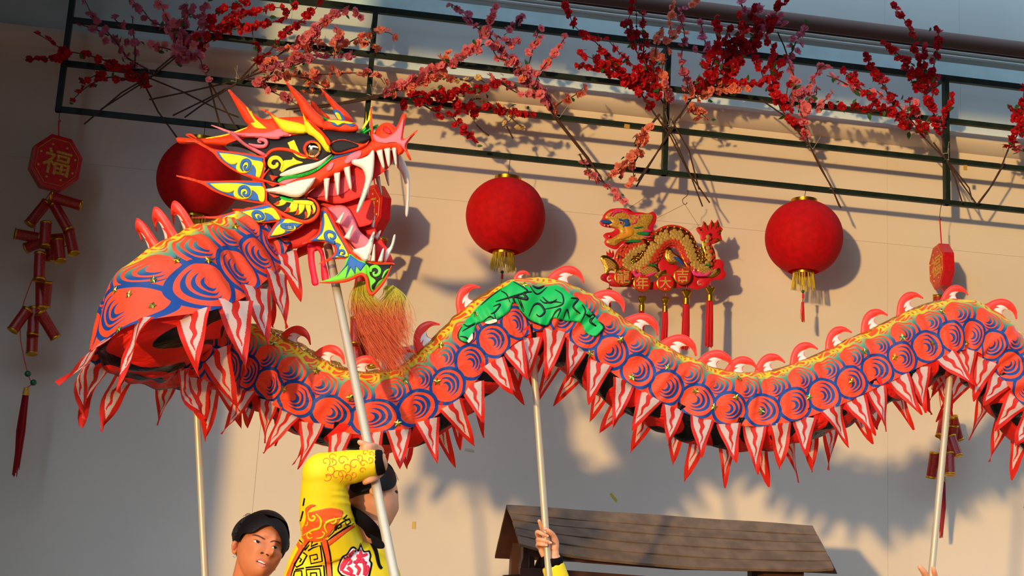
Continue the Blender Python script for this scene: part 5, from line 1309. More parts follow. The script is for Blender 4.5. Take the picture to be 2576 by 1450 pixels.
# ================================================================== WOODEN ROOF AT THE FOOT OF THE WALL
KZ = Z(1200, 1240, .38820)
M_plank = mat('weathered brown plank', (118, 98, 80), .7, vary=.22, vscale=14, bump=.15, bscale=50)
M_dkwood = mat('dark red brown timber', (74, 40, 26), .6, vary=.25, vscale=12)
kio = thing('wooden_shelter', 'small wooden shelter with a sagging plank roof standing against the wall', 'shelter', P(1660, 1440, 5.85)*1)
kio.location.z = 0
YR, YF = 5.98, 5.70
def KP(x, y, Y): return P(*KZ((x, y))[0], Y)
edgesL = [(190,78),(215,133),(230,172),(246,222),(260,272),(276,331)]; edgesR = [(2175,213),(2205,272),(2232,322),(2260,378),(2290,437),(2312,490)]
for i in range(5):
    m = MB(); N = 20; vs = []; nrm = Vector((0, -.55, .83))
    for k in range(N+1):
        t = k/N
        for e in (i, i+1):
            f = e/5 + (.022 if e == i and i else 0); Y = YR+(YF-YR)*f
            la, lb = np.array(edgesL[e]), np.array(edgesR[e])
            if e == i and i: la = la+(np.array(edgesL[i+1])-la)*.12; lb = lb+(np.array(edgesR[i+1])-lb)*.12
            a, b = KP(*la, Y), KP(*lb, Y); p = a.lerp(b, t) - Vector((0,0,.040*f*(4*t*(1-t))**.8*(1.25-.5*t)))
            w = .0015*math.sin(t*17+i*2)
            vs += [p + nrm*w, p + nrm*(w-.012)]
    for k in range(N):
        o = k*4; m.f += [(o, o+4, o+6, o+2), (o+1, o+3, o+7, o+5), (o+2, o+6, o+7, o+3), (o, o+1, o+5, o+4)]; m.m += [0]*4
    m.f += [(0,2,3,1), (N*4, N*4+1, N*4+3, N*4+2)]; m.m += [0]*2; m.v = [tuple(v) for v in vs]
    obj('roof_plank', m, M_plank, kio, smooth=False)
rl, rr_ = KP(190, 80, YR), KP(2175, 215, YR); bl_, br_ = KP(115, 403, 6.26), KP(2330, 505, 6.26)
for i in range(3):
    f0, f1 = i/3, (i+1)/3
    a, b, c, d = rl.lerp(bl_, f0), rr_.lerp(br_, f0), rr_.lerp(br_, f1), rl.lerp(bl_, f1); n = Vector((0,.008,.012))
    vs = [a, b, c, d, a-n, b-n, c-n, d-n]; vs = [v - Vector((0,0,.004 if k in (2,3,6,7) else 0)) for k, v in enumerate(vs)]
    obj('roof_plank', MB().add(vs, [(0,1,2,3),(7,6,5,4),(0,4,5,1),(1,5,6,2),(2,6,7,3),(3,7,4,0)]), M_dkwood, kio, smooth=False)
q = [KP(*edgesL[0], YR), KP(*edgesR[0], YR), KP(*edgesR[5], YF), KP(*edgesL[5], YF)]
rb = MB(); N = 12
for k in range(N+1):
    t = k/N
    for f in (.06, .5, .94):
        a, b = q[0].lerp(q[3], f), q[1].lerp(q[2], f); p = a.lerp(b, .01+.98*t) - Vector((0,0,.040*f*(4*t*(1-t))**.8*(1.25-.5*t)+.018)); rb.v.append(tuple(p))
        rb.v.append(tuple(p-Vector((0,0,.004))))
for k in range(N):
    o = k*6; rb.f += [(o,o+6,o+8,o+2),(o+2,o+8,o+10,o+4),(o+3,o+9,o+7,o+1),(o+5,o+11,o+9,o+3)]; rb.m += [0]*4
obj('gap_backing', rb, mat('black gap shade', (22, 16, 13), .9), kio, smooth=False)  # dark sheet added under the planks, its colour standing in for gap shade
def beam(pts, Y0, Y1, name):
    a = [KP(x, y, Y0) for x, y in pts]; n = len(a); b = [Vector((v.x, Y1, v.z)) for v in a]
    return obj(name, MB().add(a+b, [tuple(range(n)), tuple(reversed(range(n, 2*n)))] + [((i+1)%n, i, n+i, n+(i+1)%n) for i in range(n)]), M_dkwood, kio, smooth=False)
beam([(330,350),(540,385),(960,440),(1400,470),(1870,485),(2060,490),(2060,520),(1870,512),(1300,500),(700,455),(430,420),(330,412)], 5.78, 5.82, 'eave_beam')
beam([(280,490),(380,488),(1160,545),(2150,600),(2150,700),(280,600)], 5.78, 5.82, 'cross_beam')
beam([(300,350),(345,352),(335,430),(330,700),(285,700),(285,470),(300,420)], 5.80, 5.86, 'post')
beam([(345,352),(372,360),(375,700),(335,700)], 5.82, 5.9, 'post')
beam([(420,380),(560,400),(395,520),(375,500)], 5.84, 5.88, 'brace')
beam([(1875,480),(2118,490),(2118,700),(1850,700),(1850,560)], 5.80, 5.88, 'post')
beam([(175,535),(300,528),(300,545),(175,552)], 5.80, 5.84, 'rail_end')
for x in (300, 1950):      # legs down to the stage
    a = KP(x, 690, 5.82); obj('leg', MB().box((a.x-.0, 5.80, 0), (a.x+.05, 5.86, a.z+.02)), M_dkwood, kio, smooth=False)
    obj('leg', MB().box((a.x-.0, 6.16, 0), (a.x+.05, 6.22, 1.62)), M_dkwood, kio, smooth=False)

# ================================================================== PEOPLE
def remesh(mb, voxel, sm=3):
    me = bpy.data.meshes.new('tmp'); me.from_pydata([tuple(v) for v in mb.v], [], mb.f); bm = bmesh.new(); bm.from_mesh(me); bmesh.ops.recalc_face_normals(bm, faces=bm.faces); bm.to_mesh(me); bm.free()
    o = bpy.data.objects.new('tmp', me); COL.objects.link(o)
    r = o.modifiers.new('r', 'REMESH'); r.mode = 'VOXEL'; r.voxel_size = voxel; r.adaptivity = 0
    if sm: s = o.modifiers.new('s', 'SMOOTH'); s.iterations = sm; s.factor = .5
    e = o.evaluated_get(bpy.context.evaluated_depsgraph_get()); m2 = e.to_mesh()
    out = MB(); out.v = [tuple(v.co) for v in m2.vertices]; out.f = [tuple(p.vertices) for p in m2.polygons]; out.m = [0]*len(out.f)
    e.to_mesh_clear(); bpy.data.objects.remove(o); bpy.data.meshes.remove(me); return out
def head_mb(M, jaw=1., n=40):
    """a head of 0.23 m, facing -y, centred between the ears"""
    def g(d, c, s): c = Vector(c).normalized(); q = (d-c); return math.exp(-((q.x/s[0])**2+(q.y/s[1])**2+(q.z/s[2])**2))
    b = MB(); nz, na = n, n*2
    for i in range(nz+1):
        ph = math.pi*i/nz
        for k in range(na):
            th = 2*math.pi*k/na; d = Vector((math.sin(ph)*math.cos(th), math.sin(ph)*math.sin(th), -math.cos(ph)))
            x, y, z = d.x*.074, d.y*.094, d.z*.114
            lo = max(0, -d.z-.05)
            x *= 1-.30*lo**1.3*jaw; y = y*(1-.18*lo) - (.020*lo if d.y < .3 else -.0)
            if d.y > 0: z += .012*d.y*(d.z > -.2); y *= 1.04 - .35*max(0, -d.z)
            r = .024*g(d,(0,-1,-.18),(.11,.5,.12)) + .010*g(d,(0,-1,.05),(.09,.5,.22)) - .009*g(d,(.36,-.93,.10),(.17,.5,.11)) - .009*g(d,(-.36,-.93,.10),(.17,.5,.11))
            r += .005*(g(d,(.4,-.9,.27),(.25,.5,.08))+g(d,(-.4,-.9,.27),(.25,.5,.08))) + .006*(g(d,(.6,-.8,-.18),(.2,.5,.18))+g(d,(-.6,-.8,-.18),(.2,.5,.18)))
            r += .007*g(d,(0,-.9,-.52),(.2,.5,.09)) + .006*g(d,(0,-.85,-.66),(.2,.5,.07)) - .005*g(d,(0,-.9,-.62),(.3,.5,.05)) + .010*g(d,(0,-.75,-.85),(.26,.5,.13))
            r += .004*(g(d,(.12,-1,-.24),(.05,.5,.06))+g(d,(-.12,-1,-.24),(.05,.5,.06)))
            v = Vector((x, y, z)) + d*r; b.v.append(tuple(M @ v))
    for i in range(nz):
        for k in range(na):
            k2 = (k+1) % na; b.f.append((i*na+k, i*na+k2, (i+1)*na+k2, (i+1)*na+k)); b.m.append(0)
    return b
def px_tube(mb, pts, Zn, Y, rk, n=12, ext=None):
    """tube through zoomed pixels with depth offsets: (x, y, dy, r in zoomed pixels)"""
    v = [P(*Zn((x, y))[0], Y+dy) for x, y, dy, r in pts]; r = [q[3]*Zn.k*mpp(Y) for q in pts]
    p = smooth3(v, 4); kk = np.linspace(0, len(v)-1, len(p)); rr = np.interp(kk, range(len(v)), r)
    # rounded tip
    d = (p[-1]-p[-2]).normalized(); p = p + [p[-1]+d*rr[-1]*.5, p[-1]+d*rr[-1]*.85]; rr = list(rr)+[rr[-1]*.8, rr[-1]*.4]
    return mb.tube(p, rr, n)
def hair_shell(M, c_off, radii, outline, Zn, parent, m, name='hair', zmin=-.05, fb=None, n=34):
    """hair as a cap round the skull: the drawn outline in front, the whole back of the head behind"""
    e = MB(); nz, na = n, n*2; ctr = M @ Vector(c_off)
    for i in range(nz+1):
        ph = math.pi*i/nz
        for k in range(na):
            th = 2*math.pi*k/na; d = Vector((math.sin(ph)*math.cos(th)*radii[0], math.sin(ph)*math.sin(th)*radii[1], -math.cos(ph)*radii[2]))
            e.v.append(tuple(M @ (Vector(c_off)+d)))
    for i in range(nz):
        for k in range(na):
            k2 = (k+1) % na; e.f.append((i*na+k, i*na+k2, (i+1)*na+k2, (i+1)*na+k)); e.m.append(0)
    bv = bvh_of(e)
    fwd = (M @ Vector(c_off) - CAM).normalized()
    back = MB(); back.v = list(e.v)
    Mi = M.inverted()
    for f in e.f:
        c = sum((Vector(e.v[i]) for i in f), Vector())/len(f)
        l = Mi @ c
        if ((c-ctr).dot(fwd) > .0 and l.z > zmin and l.y > -.045) or l.z > .098: back.f.append(f); back.m.append(0)
    def fall(x, y):
        d = ray(x, y); q = CAM + d*((ctr-CAM).dot(fwd)/d.dot(fwd)); return q
    mb = decal(smooth_poly(Zn(*outline), 3), 2.2, bv, .004, thick=.012, fallback=fall)
    mb.add(back.v, back.f)
    o = obj(name, mb, m, parent, smooth=True); return o, bv
M_hair = mat('black hair', (16, 10, 8), .55, spec=.25, bump=.5, bscale=220)
M_skinb = mat('tanned skin', (208, 122, 74), .5, spec=.4, vary=.06, vscale=30)
M_skinp = mat('fair skin', (230, 158, 114), .5, spec=.4, vary=.05, vscale=30)
M_shirt = mat('yellow costume jersey', (246, 208, 20), .55, spec=.3, bump=.12, bscale=40)
M_sorg = mat('orange print', (246, 92, 30), .55); M_sblk = mat('black print', (16, 11, 10), .85, spec=.1); M_semb = mat('crimson print', (222, 34, 60), .55); M_swht = mat('white print', (240, 226, 214), .55)
M_trou = mat('dark trousers', (40, 34, 36), .7)
for _m in (M_skinb, M_skinp):
    _m.node_tree.nodes['Principled BSDF'].inputs['Subsurface Weight'].default_value = .12
    _m.node_tree.nodes['Principled BSDF'].inputs['Subsurface Radius'].default_value = (.012, .005, .003)
def lower_body(parent, x, y, ztop, zfloor=0., w=.17):
    m = MB()
    for s in (-1, 1):
        m.tube([(x+s*.085, y, ztop), (x+s*.10, y, ztop*.55), (x+s*.11, y, zfloor+.06)], [.10, .075, .055], 12)
    m.tube([(x, y, ztop+.12), (x, y, ztop-.06)], [w*.95, w], 16, flat=.75, up=(1,0,0))
    obj('trousers', m, M_trou, parent, smooth=True)
    for s in (-1, 1): obj('shoe', MB().ball((x+s*.11, y-.06, zfloor+.045), (.05,.13,.045), 10), M_sblk, parent, smooth=True)

# ---- the young man looking up at the left
BZ = Z(560, 1260, .13107)
YB = 5.0
boy = thing('person', 'young man with black parted hair and earrings looking up beside the yellow costume', 'person', P(655, 1500, YB)); boy.location.z = 0
def frame_head(px, py, Y, yaw, pitch, rollv, k=1.):
    c = P(px, py, Y)
    return Matrix.Translation(c) @ (Matrix.Rotation(yaw, 4, 'Z') @ Matrix.Rotation(rollv, 4, 'Y') @ Matrix.Rotation(pitch, 4, 'X')) @ Matrix.Scale(k, 4)
MBoy = frame_head(655, 1381, YB, R_(24), R_(-6), R_(16), 1.02)
hb = head_mb(MBoy, jaw=.12)
nk = MBoy @ Vector((0, .02, -.06)); bodym = MB().add(hb.v, hb.f)
sh = Vector((nk.x-.03, YB+.06, 1.24))
bodym.tube([nk+Vector((.0,0,.02)), nk.lerp(sh, .5), sh+Vector((0,0,.02)), sh-Vector((0,0,.06))], [.056,.055,.062,.10], 16)
bodym.tube([sh+Vector((-.19,0,-.05)), sh+Vector((0,0,-.0)), sh+Vector((.19,0,-.05))], [.055,.07,.055], 12)
bodym.tube([sh-Vector((0,0,.04)), sh-Vector((0,0,.3)), (sh.x, sh.y, .80)], [.17,.165,.15], 18, flat=.62, up=(1,0,0))
for s in (-1, 1):
    e_ = sh+Vector((s*.235,-.02,-.32)); 
    # right arm reaches the neck pole, left arm hangs
    w_ = P(514, 1500, DRG+.10)+Vector((.02,.0,-.10)) if s < 0 else sh+Vector((s*.22,-.12,-.55))
    bodym.tube([sh+Vector((s*.19,0,-.05)), e_, w_], [.05,.042,.03], 12)
    for q in range(4):
        f0 = w_+Vector((0,-.005,-.015*q+.02)); bodym.tube([w_, f0+Vector((-.03*s*-1*.2-.02,-.03,.0)), f0+Vector((-.035,-.035,-.0)), f0+Vector((-.03,-.05,-.005))], [.02,.010,.009,.007], 8)
    bodym.tube([w_, w_+Vector((.02,-.02,.03)), w_+Vector((.015,-.05,.045))], [.018,.011,.008], 8)
bodyr = remesh(bodym, .0042, 2)
bv_b = bvh_of(bodyr)
bb = obj('body', bodyr, M_skinb, boy, smooth=True)
lower_body(boy, sh.x, sh.y, .80)
tsh = MB().tube([sh-Vector((0,0,.02)), sh-Vector((0,0,.08)), sh-Vector((0,0,.3)), (sh.x, sh.y, .78)], [.10,.185,.18,.165], 20, flat=.66, up=(1,0,0))
for s in (-1, 1): tsh.tube([sh+Vector((s*.15,0,-.06)), sh+Vector((s*.22,-.01,-.22))], [.07,.062], 12)
obj('shirt', tsh, M_shirt, boy, smooth=True)
def bdec(name, pts, m, eps=.0016, sm=4, corners=(), step=1.1):
    mb = decal(smooth_poly(BZ(*pts), sm, corners=corners), step, bv_b, eps, thick=eps*1.5)
    if mb.f: return obj(name, mb, m, bb, smooth=True)
M_eye = mat('eye white', (236, 224, 200), .5, spec=.15); M_iris = mat('dark iris', (20, 10, 7), .45, spec=.2); M_lip = mat('lip', (198, 104, 84), .45); M_brow = mat('brow hair', (88, 50, 34), .8); M_teeth = mat('teeth', (236, 226, 204), .3); M_mthd = mat('inner mouth', (60, 18, 14), .6)
M_lid = mat('eyelid shade line', (84, 44, 30), .7)
bdec('eye', [(585,768),(620,758),(665,762),(705,790),(718,820),(690,822),(640,805),(605,788)], M_eye, corners=(0,4))
bdec('iris', [(645,765),(680,765),(706,785),(706,815),(682,820),(655,808),(642,785)], M_iris, eps=.0024)
bdec('eyelid', [(575,768),(620,752),(668,756),(712,785),(725,825),(712,800),(665,768),(620,763)], M_lid, eps=.003, corners=(0,4))
bdec('eye', [(938,895),(965,878),(1005,880),(1040,905),(1050,930),(1015,930),(970,912)], M_eye, corners=(0,4))
bdec('iris', [(985,880),(1015,882),(1036,905),(1030,928),(1002,925),(983,905)], M_iris, eps=.0024)
bdec('eyelid', [(930,897),(962,870),(1006,873),(1046,902),(1056,935),(1044,915),(1004,886),(965,882)], M_lid, eps=.003, corners=(0,4))
bdec('eyebrow', [(560,665),(620,650),(700,668),(780,712),(820,745),(780,742),(700,700),(620,676)], M_brow)
bdec('eyebrow', [(905,800),(950,768),(1010,765),(1085,800),(1100,830),(1060,805),(1000,788),(945,795)], M_brow)
bdec('nostril', [(722,1010),(738,990),(770,990),(790,1010),(770,1018),(740,1022)], M_mthd)
bdec('nostril', [(828,1030),(850,1022),(876,1035),(884,1060),(870,1068),(845,1050)], M_mthd)
bdec('upper_lip', [(625,1155),(660,1120),(715,1110),(760,1118),(800,1140),(845,1190),(855,1245),(830,1235),(790,1190),(730,1158),(680,1152),(640,1170)], M_lip, eps=.002, corners=(0,6))
bdec('inner_mouth', [(640,1168),(680,1152),(735,1158),(790,1190),(830,1238),(800,1235),(740,1210),(680,1190)], M_mthd, eps=.0012)
bdec('teeth', [(675,1155),(730,1158),(785,1188),(815,1222),(800,1222),(750,1198),(690,1176)], M_teeth, eps=.0024)
bdec('lower_lip', [(650,1185),(690,1190),(745,1210),(800,1236),(832,1246),(815,1275),(770,1285),(720,1265),(675,1235)], mat('lower lip', (216, 122, 100), .4), eps=.002)
he, hbv = hair_shell(MBoy, (0, .006, .030), (.088, .106, .106), [(178,690),(172,640),(215,520),(300,405),(420,315),(560,262),(700,248),(800,268),(900,335),(1010,338),(1110,380),(1200,480),(1255,620),(1288,800),(1270,930),(1200,1005),(1120,1045),(1142,900),(1130,760),(1080,640),(1000,545),(905,478),(800,480),(700,530),(600,600),(490,632),(385,640),(320,740),(300,795),(240,775),(195,800)], BZ, bb, M_hair)
hs = MB(); HR = random.Random(2)
for k in range(46):        # loose strands along the parting
    a = HR.uniform(0, 1); x0 = 380+a*520; y0 = 300-40*math.sin(a*3)+HR.uniform(-6,20); pts = [(x0, y0), (x0+HR.uniform(40,110), y0-HR.uniform(10,42)), (x0+HR.uniform(150,260), y0+HR.uniform(-15,50))]
    hs.tube([P(*BZ(p)[0], YB+.0) for p in smooth_poly(pts, 4, closed=False)], .0005, 3)
tag(obj('loose_hair', hs, M_hair, he, smooth=False), kind='stuff')
ear = plate(smooth_poly(BZ((200,785),(235,768),(285,778),(300,850),(290,950),(262,1020),(225,1040),(185,1000),(168,900),(178,830)), 4), 2, lambda x, y, h: P(x, y, YB+.0-h), .012, .006)
eo = obj('ear', ear, M_skinb, bb, smooth=True)
obj('inner_ear', plate(smooth_poly(BZ((225,830),(265,815),(275,870),(250,930),(205,960),(195,900)), 4), 1.6, lambda x, y, h: P(x, y, YB-.006-h), .004, .002), mat('ear hollow', (176, 84, 56), .6), bb, smooth=True)
M_silver = mat('silver ring', (214, 206, 196), .2, metal=1.)
for cx, cy, r in ((230,1062,26), (992,1320,20)):
    m = MB(); m.tube([P(*BZ((cx+r*math.cos(a), cy+r*math.sin(a)))[0], YB-.012+(.06 if cx > 500 else 0)) for a in np.linspace(0, 6.28, 15)], .0011, 6, cap=False)
    obj('earring', m, M_silver, bb, smooth=True)

# ---- the dancer in yellow who carries the head pole
PZ = Z(700, 1090, .24836)
YP = 4.56
dan = thing('person', 'dancer in yellow patterned costume seen from behind holding the dragon head pole overhead', 'person', P(865, 1500, YP)); dan.location.z = 0
MDan = frame_head(936, 1256, YP+.03, R_(138), R_(4), R_(3), 1.04)
hd = head_mb(MDan, jaw=.55)
nkp = MDan @ Vector((0, .03, -.05))
body_d = MB().add(hd.v, hd.f)
shc = P(868, 1360, YP+.05)
body_d.tube([nkp, P(900, 1345, YP+.04), P(880, 1390, YP+.05)], [.075,.078,.10], 16)
pel = Vector((P(862, 1600, YP+.05).x, YP+.05, .86))
body_d.tube([P(875, 1365, YP+.05), P(866, 1430, YP+.05), P(862, 1560, YP+.05), pel], [.10,.165,.17,.15], 20, flat=.75, up=(1,0,0))
# right arm: shoulder, elbow, wrist
S_, E_l, Wr = P(822, 1335, YP-.06), P(812, 1192, YP-.13), P(948, 1165, YP-.16)
body_d.tube(smooth3([S_, S_.lerp(E_l, .5), E_l]), .050, 12); body_d.tube(smooth3([E_l, E_l.lerp(Wr, .5), Wr]), list(np.linspace(.045,.030,13)), 12)
YH = YP-.13
px_tube(body_d, [(1000,270,-.03,85),(1035,310,-.02,72),(1020,370,.0,70),(980,420,.0,62)], PZ, YH, 1)
for i in range(4):         # fingers round the pole
    q = 18*i
    px_tube(body_d, [(1020,340+q,.0,34),(985,395+q,-.025,33),(935,430+q*.8,-.035,32),(895,452+q*.7,-.03,30),(876,470+q*.6,-.018,26)], PZ, YH, 1, 10)
px_tube(body_d, [(1010,300,.0,40),(960,330,.02,36),(920,400,.02,30)], PZ, YH, 1, 10)
# left arm passes behind the pole and grips above
YL = YP-.06
SL, EL, WL = P(930, 1380, YP+.18), P(935, 1300, YP+.42), P(948, 1150, YP+.08)
body_d.tube(smooth3([SL, SL.lerp(EL,.5), EL]), .048, 12); body_d.tube(smooth3([EL, EL.lerp(WL,.5), WL]), list(np.linspace(.042,.030,13)), 12)
px_tube(body_d, [(1010,190,.06,70),(960,165,.02,62),(930,150,.0,58)], PZ, YL, 1)
for i in range(4):
    q = 24*i
    px_tube(body_d, [(985,140+q,.02,34),(950,135+q,-.03,32),(890,140+q,-.045,31),(845,150+q,-.03,27)], PZ, YL, 1, 10)
px_tube(body_d, [(960,150,.0,38),(890,120,-.035,34),(850,105,-.045,30),(822,92,-.045,26)], PZ, YL, 1, 10)
body_dr = remesh(body_d, .0036, 1); bvd = bvh_of(body_dr)
db = obj('body', body_dr, M_skinp, dan, smooth=True)
lower_body(dan, pel.x, pel.y, .86)
# costume
sm_ = MB()
sm_.tube([P(905, 1322, YP+.045), P(885, 1352, YP+.05), P(872, 1385, YP+.05), P(866, 1420, YP+.05), P(862, 1470, YP+.05), P(860, 1560, YP+.05), pel], [.072,.118,.158,.180,.196,.196,.18], 28, flat=.78, up=(1,0,0))
sm_.tube(smooth3([P(838, 1372, YP-.02), S_.lerp(E_l, .25), S_.lerp(E_l, .65), E_l+Vector((.004,0,.004))], 5), list(np.interp(np.linspace(0,1,16), [0,.3,.7,1], [.100,.084,.074,.066])), 18)
sm_.ball(E_l, .066, 12)
sm_.tube(smooth3([E_l, E_l.lerp(Wr, .5)+Vector((0,0,.004)), Wr+Vector((.0,0,.0))], 6), list(np.linspace(.067,.040,13)), 18)
sm_.tube(smooth3([SL, SL.lerp(EL,.5), EL]), .062, 14); sm_.tube(smooth3([EL, EL.lerp(WL,.75)]), list(np.linspace(.056,.044,7)), 14)
sm_.tube([P(960, 1385, YP+.12), P(920, 1400, YP+.10)], [.09,.12], 14)
for k in range(7):         # gathered folds at the crook and cuff
    f = .62+.055*k; c = E_l.lerp(Wr, f); sm_.tube([c+Vector((-.003,0,0)), c+Vector((.003,0,0))], .067+(.040-.067)*f+.0022, 18)
for k, (f, w) in enumerate(((.12,.0030),(.24,.0024),(.5,.0022),(.63,.0028),(.74,.0022))):
    c = S_.lerp(E_l, f); sm_.tube([c+Vector((.0,.0,-.006)), c+Vector((.004,0,.0)), c+Vector((.0,0,.006))], [.05,np.interp(f,[0,.3,.7,1],[.098,.084,.074,.066])+w,.05], 18)
shr = remesh(sm_, .0058, 3); bvs = bvh_of(shr)
so = obj('costume', shr, M_shirt, dan, smooth=True)
d_ = (Wr-E_l).normalized()
obj('cuff', MB().tube([Wr-d_*.004, Wr+d_*.012, Wr+d_*.022], [.041,.040,.036], 20), M_sblk, dan, smooth=True)
BVC = bvh_of(shr, body_dr)
def pdec(name, pts, m, eps=.0012, sm=4, corners=(), step=3., bv=None, parent=None, thick=None):
    mb = decal(smooth_poly(PZ(*pts), sm, corners=corners), step, bv or bvs, eps, thick=thick or eps*1.4)
    if mb.f: return obj(name, mb, m, parent or so, smooth=True)
def pstr(name, pts, w, m, eps=.0018, sm=4): return stroke(pts, w, m, so, name, PZ, bvs, eps, step=2.6, sm=sm)
pdec('orange_panel', [(272,770),(300,740),(340,722),(384,735),(330,760),(300,800),(330,800),(430,775),(540,758),(655,790),(640,860),(590,935),(540,1000),(500,1050),(430,1092),(360,1106),(290,1100),(240,1062),(225,990),(262,930),(280,850)], M_sorg)
for pts, w in (([(300,800),(310,870),(350,890),(372,860),(350,840),(340,865)],22), ([(380,820),(430,880),(420,960),(340,990),(250,1040)],24), ([(300,900),(290,940),(270,930)],16), ([(640,860),(560,880),(500,900),(470,950),(500,1020)],24), ([(560,860),(590,890),(560,920),(530,910)],18), ([(350,1060),(310,1070),(290,1040),(310,1010),(340,1030)],16), ([(380,1070),(440,1060),(470,1020),(440,1000)],16)):
    pstr('yellow_scroll', pts, w, M_shirt, .0024)
pdec('orange_stripe', [(438,1092),(490,1085),(525,1250),(545,1460),(498,1460),(480,1270)], M_sorg, sm=3)
pdec('orange_stripe', [(262,1085),(312,1092),(240,1190),(160,1330),(118,1460),(75,1460),(130,1320),(195,1190)], M_sorg, sm=3)
pdec('orange_stripe', [(515,1095),(600,1020),(765,925),(780,950),(690,1010),(510,1150)], M_sorg, sm=3)
pdec('orange_stripe', [(150,1060),(180,1050),(225,1140),(205,1175)], M_sorg, sm=3)
for pts, w in (([(492,1080),(528,1250),(548,1460)],15), ([(430,1100),(474,1280),(492,1460)],15), ([(320,1092),(245,1195),(165,1335),(125,1460)],15), ([(500,1090),(600,1015),(770,915)],18), ([(170,990),(210,1080),(250,1120)],14), ([(500,1060),(560,1000),(590,930)],10)):
    pstr('black_edge', pts, w, M_sblk)
KEY = [[(300,1195),(345,1165),(425,1140),(445,1300),(330,1325),(318,1245),(390,1228),(398,1275),(355,1285)], [(275,1365),(445,1345)], [(460,1340),(470,1460)], [(290,1460),(282,1385),(420,1375),(432,1460)], [(330,1460),(325,1420),(385,1415),(390,1460)], [(265,1190),(320,1130),(300,1165)], [(250,1210),(290,1240),(240,1330),(185,1360),(160,1330),(210,1260),(235,1280),(215,1310)], [(170,1385),(260,1370)], [(150,1460),(165,1400),(235,1395),(240,1460)], [(345,1100),(330,1150),(400,1120)],
       [(580,990),(600,940),(650,905),(720,870),(735,905),(690,935),(680,905)], [(640,985),(720,940)], [(600,970),(640,950),(630,925)], [(700,830),(660,870),(690,880)], [(200,950),(230,870),(250,790)], [(190,1000),(215,930),(225,1000)], [(265,660),(250,740)]]
for k in KEY: pstr('key_line', k, [15,15], M_sblk, sm=1)
for cx, cy, r, a0 in ((545,245,34,0), (480,290,40,1), (560,290,30,2), (650,280,46,0), (690,350,42,1.5), (770,320,52,0), (520,370,52,2.4), (590,430,60,1.2), (500,440,40,2.5), (640,420,44,.5), (820,250,30,1), (860,310,34,0), (930,270,30,2), (880,200,26,0), (700,450,36,1), (760,420,30,2), (850,380,28,0), (940,210,24,1)):
    pstr('cloud_line', spiral2d(cx, cy, r*.3, r*1.25, a0, a0+6.2, 16), [5,5,5,5], M_sorg, .0012, sm=1)
# emblem on the chest
pdec('emblem', [(598,1385),(610,1330),(645,1250),(690,1225),(735,1160),(770,1150),(812,1178),(832,1112),(850,1150),(872,1195),(925,1185),(945,1240),(935,1290),(955,1320),(940,1400),(920,1465),(860,1480),(760,1480),(650,1455),(612,1420)], M_sblk, .0014, sm=3, corners=(10,))
pdec('emblem_white', [(615,1385),(625,1335),(658,1265),(700,1238),(742,1180),(770,1170),(815,1205),(835,1150),(862,1210),(915,1205),(928,1245),(918,1295),(936,1325),(922,1400),(900,1455),(850,1462),(760,1465),(660,1440),(628,1412)], M_swht, .0024, sm=3, corners=(9,))
for pts, w in (([(770,1190),(720,1250),(650,1350),(640,1400)],[20,50,52,24]), ([(680,1270),(740,1300),(700,1340)],30), ([(835,1180),(830,1250),(780,1330)],[16,44,30]), ([(790,1245),(850,1245),(905,1225)],[30,36,24]), ([(760,1310),(830,1300),(900,1320)],[26,36,26]), ([(850,1270),(880,1360),(870,1440)],[30,40,30]), ([(780,1340),(820,1380),(800,1440)],[30,36,26]), ([(700,1360),(740,1400),(720,1440)],[36,40,20]), ([(900,1340),(915,1380),(880,1450)],[20,28,20]), ([(650,1400),(700,1420),(780,1450)],[24,34,22])):
    pstr('emblem_stroke', pts, w, M_semb, .0034)
cl_ = [P(872,1284,YP+.03), P(884,1292,YP-.05), P(908,1306,YP-.085), P(930,1326,YP-.085), P(942,1346,YP-.04), P(962,1352,YP+.05), P(940,1322,YP+.13), P(898,1294,YP+.11), P(872,1284,YP+.03)]
obj('collar', MB().tube(smooth3(cl_, 6), .024, 12, flat=.38, up=(0,0,1)), M_sblk, dan, smooth=True)
pdec('collar', [(925,1030),(960,1040),(1060,1100),(1075,1165),(1000,1170),(955,1130),(940,1080)], M_sblk, .006, bv=BVC, parent=dan, thick=.008, sm=3)
pstr('placket', [(900,1010),(940,1090),(990,1200),(1020,1330),(1050,1375)], [40,44,40,34,30], M_sblk, .0026)
# hair, ear, glasses
M_hairf = mat('clipped hair', (74, 50, 40), .7, bump=.3, bscale=300)
hp_, hbv2 = hair_shell(MDan, (0, .010, .026), (.084, .104, .100), [(720,560),(760,470),(850,400),(940,330),(1030,290),(1090,290),(1150,340),(1188,420),(1200,490),(1170,550),(1110,578),(1060,585),(1010,560),(960,540),(930,575),(860,600),(790,610)], PZ, db, M_hair, zmin=-.02)
pdec('clipped_hair', [(705,640),(722,560),(800,590),(880,585),(935,570),(925,610),(850,625),(780,645),(730,665)], M_hairf, .002, bv=bvd, parent=db)
obj('ear', plate(smooth_poly(PZ((925,575),(950,548),(985,555),(995,600),(975,635),(945,630),(925,605)), 4), 2, lambda x, y, h: P(x, y, YP-.085-h), .03, .008), M_skinp, db, smooth=True)
pdec('eye', [(1185,585),(1200,580),(1212,595),(1208,612),(1192,605)], M_iris, .002, bv=bvd, parent=db, step=1.2)
pdec('lips', [(1165,885),(1190,870),(1200,885),(1196,905),(1170,905)], M_lip, .002, bv=bvd, parent=db, step=1.2)

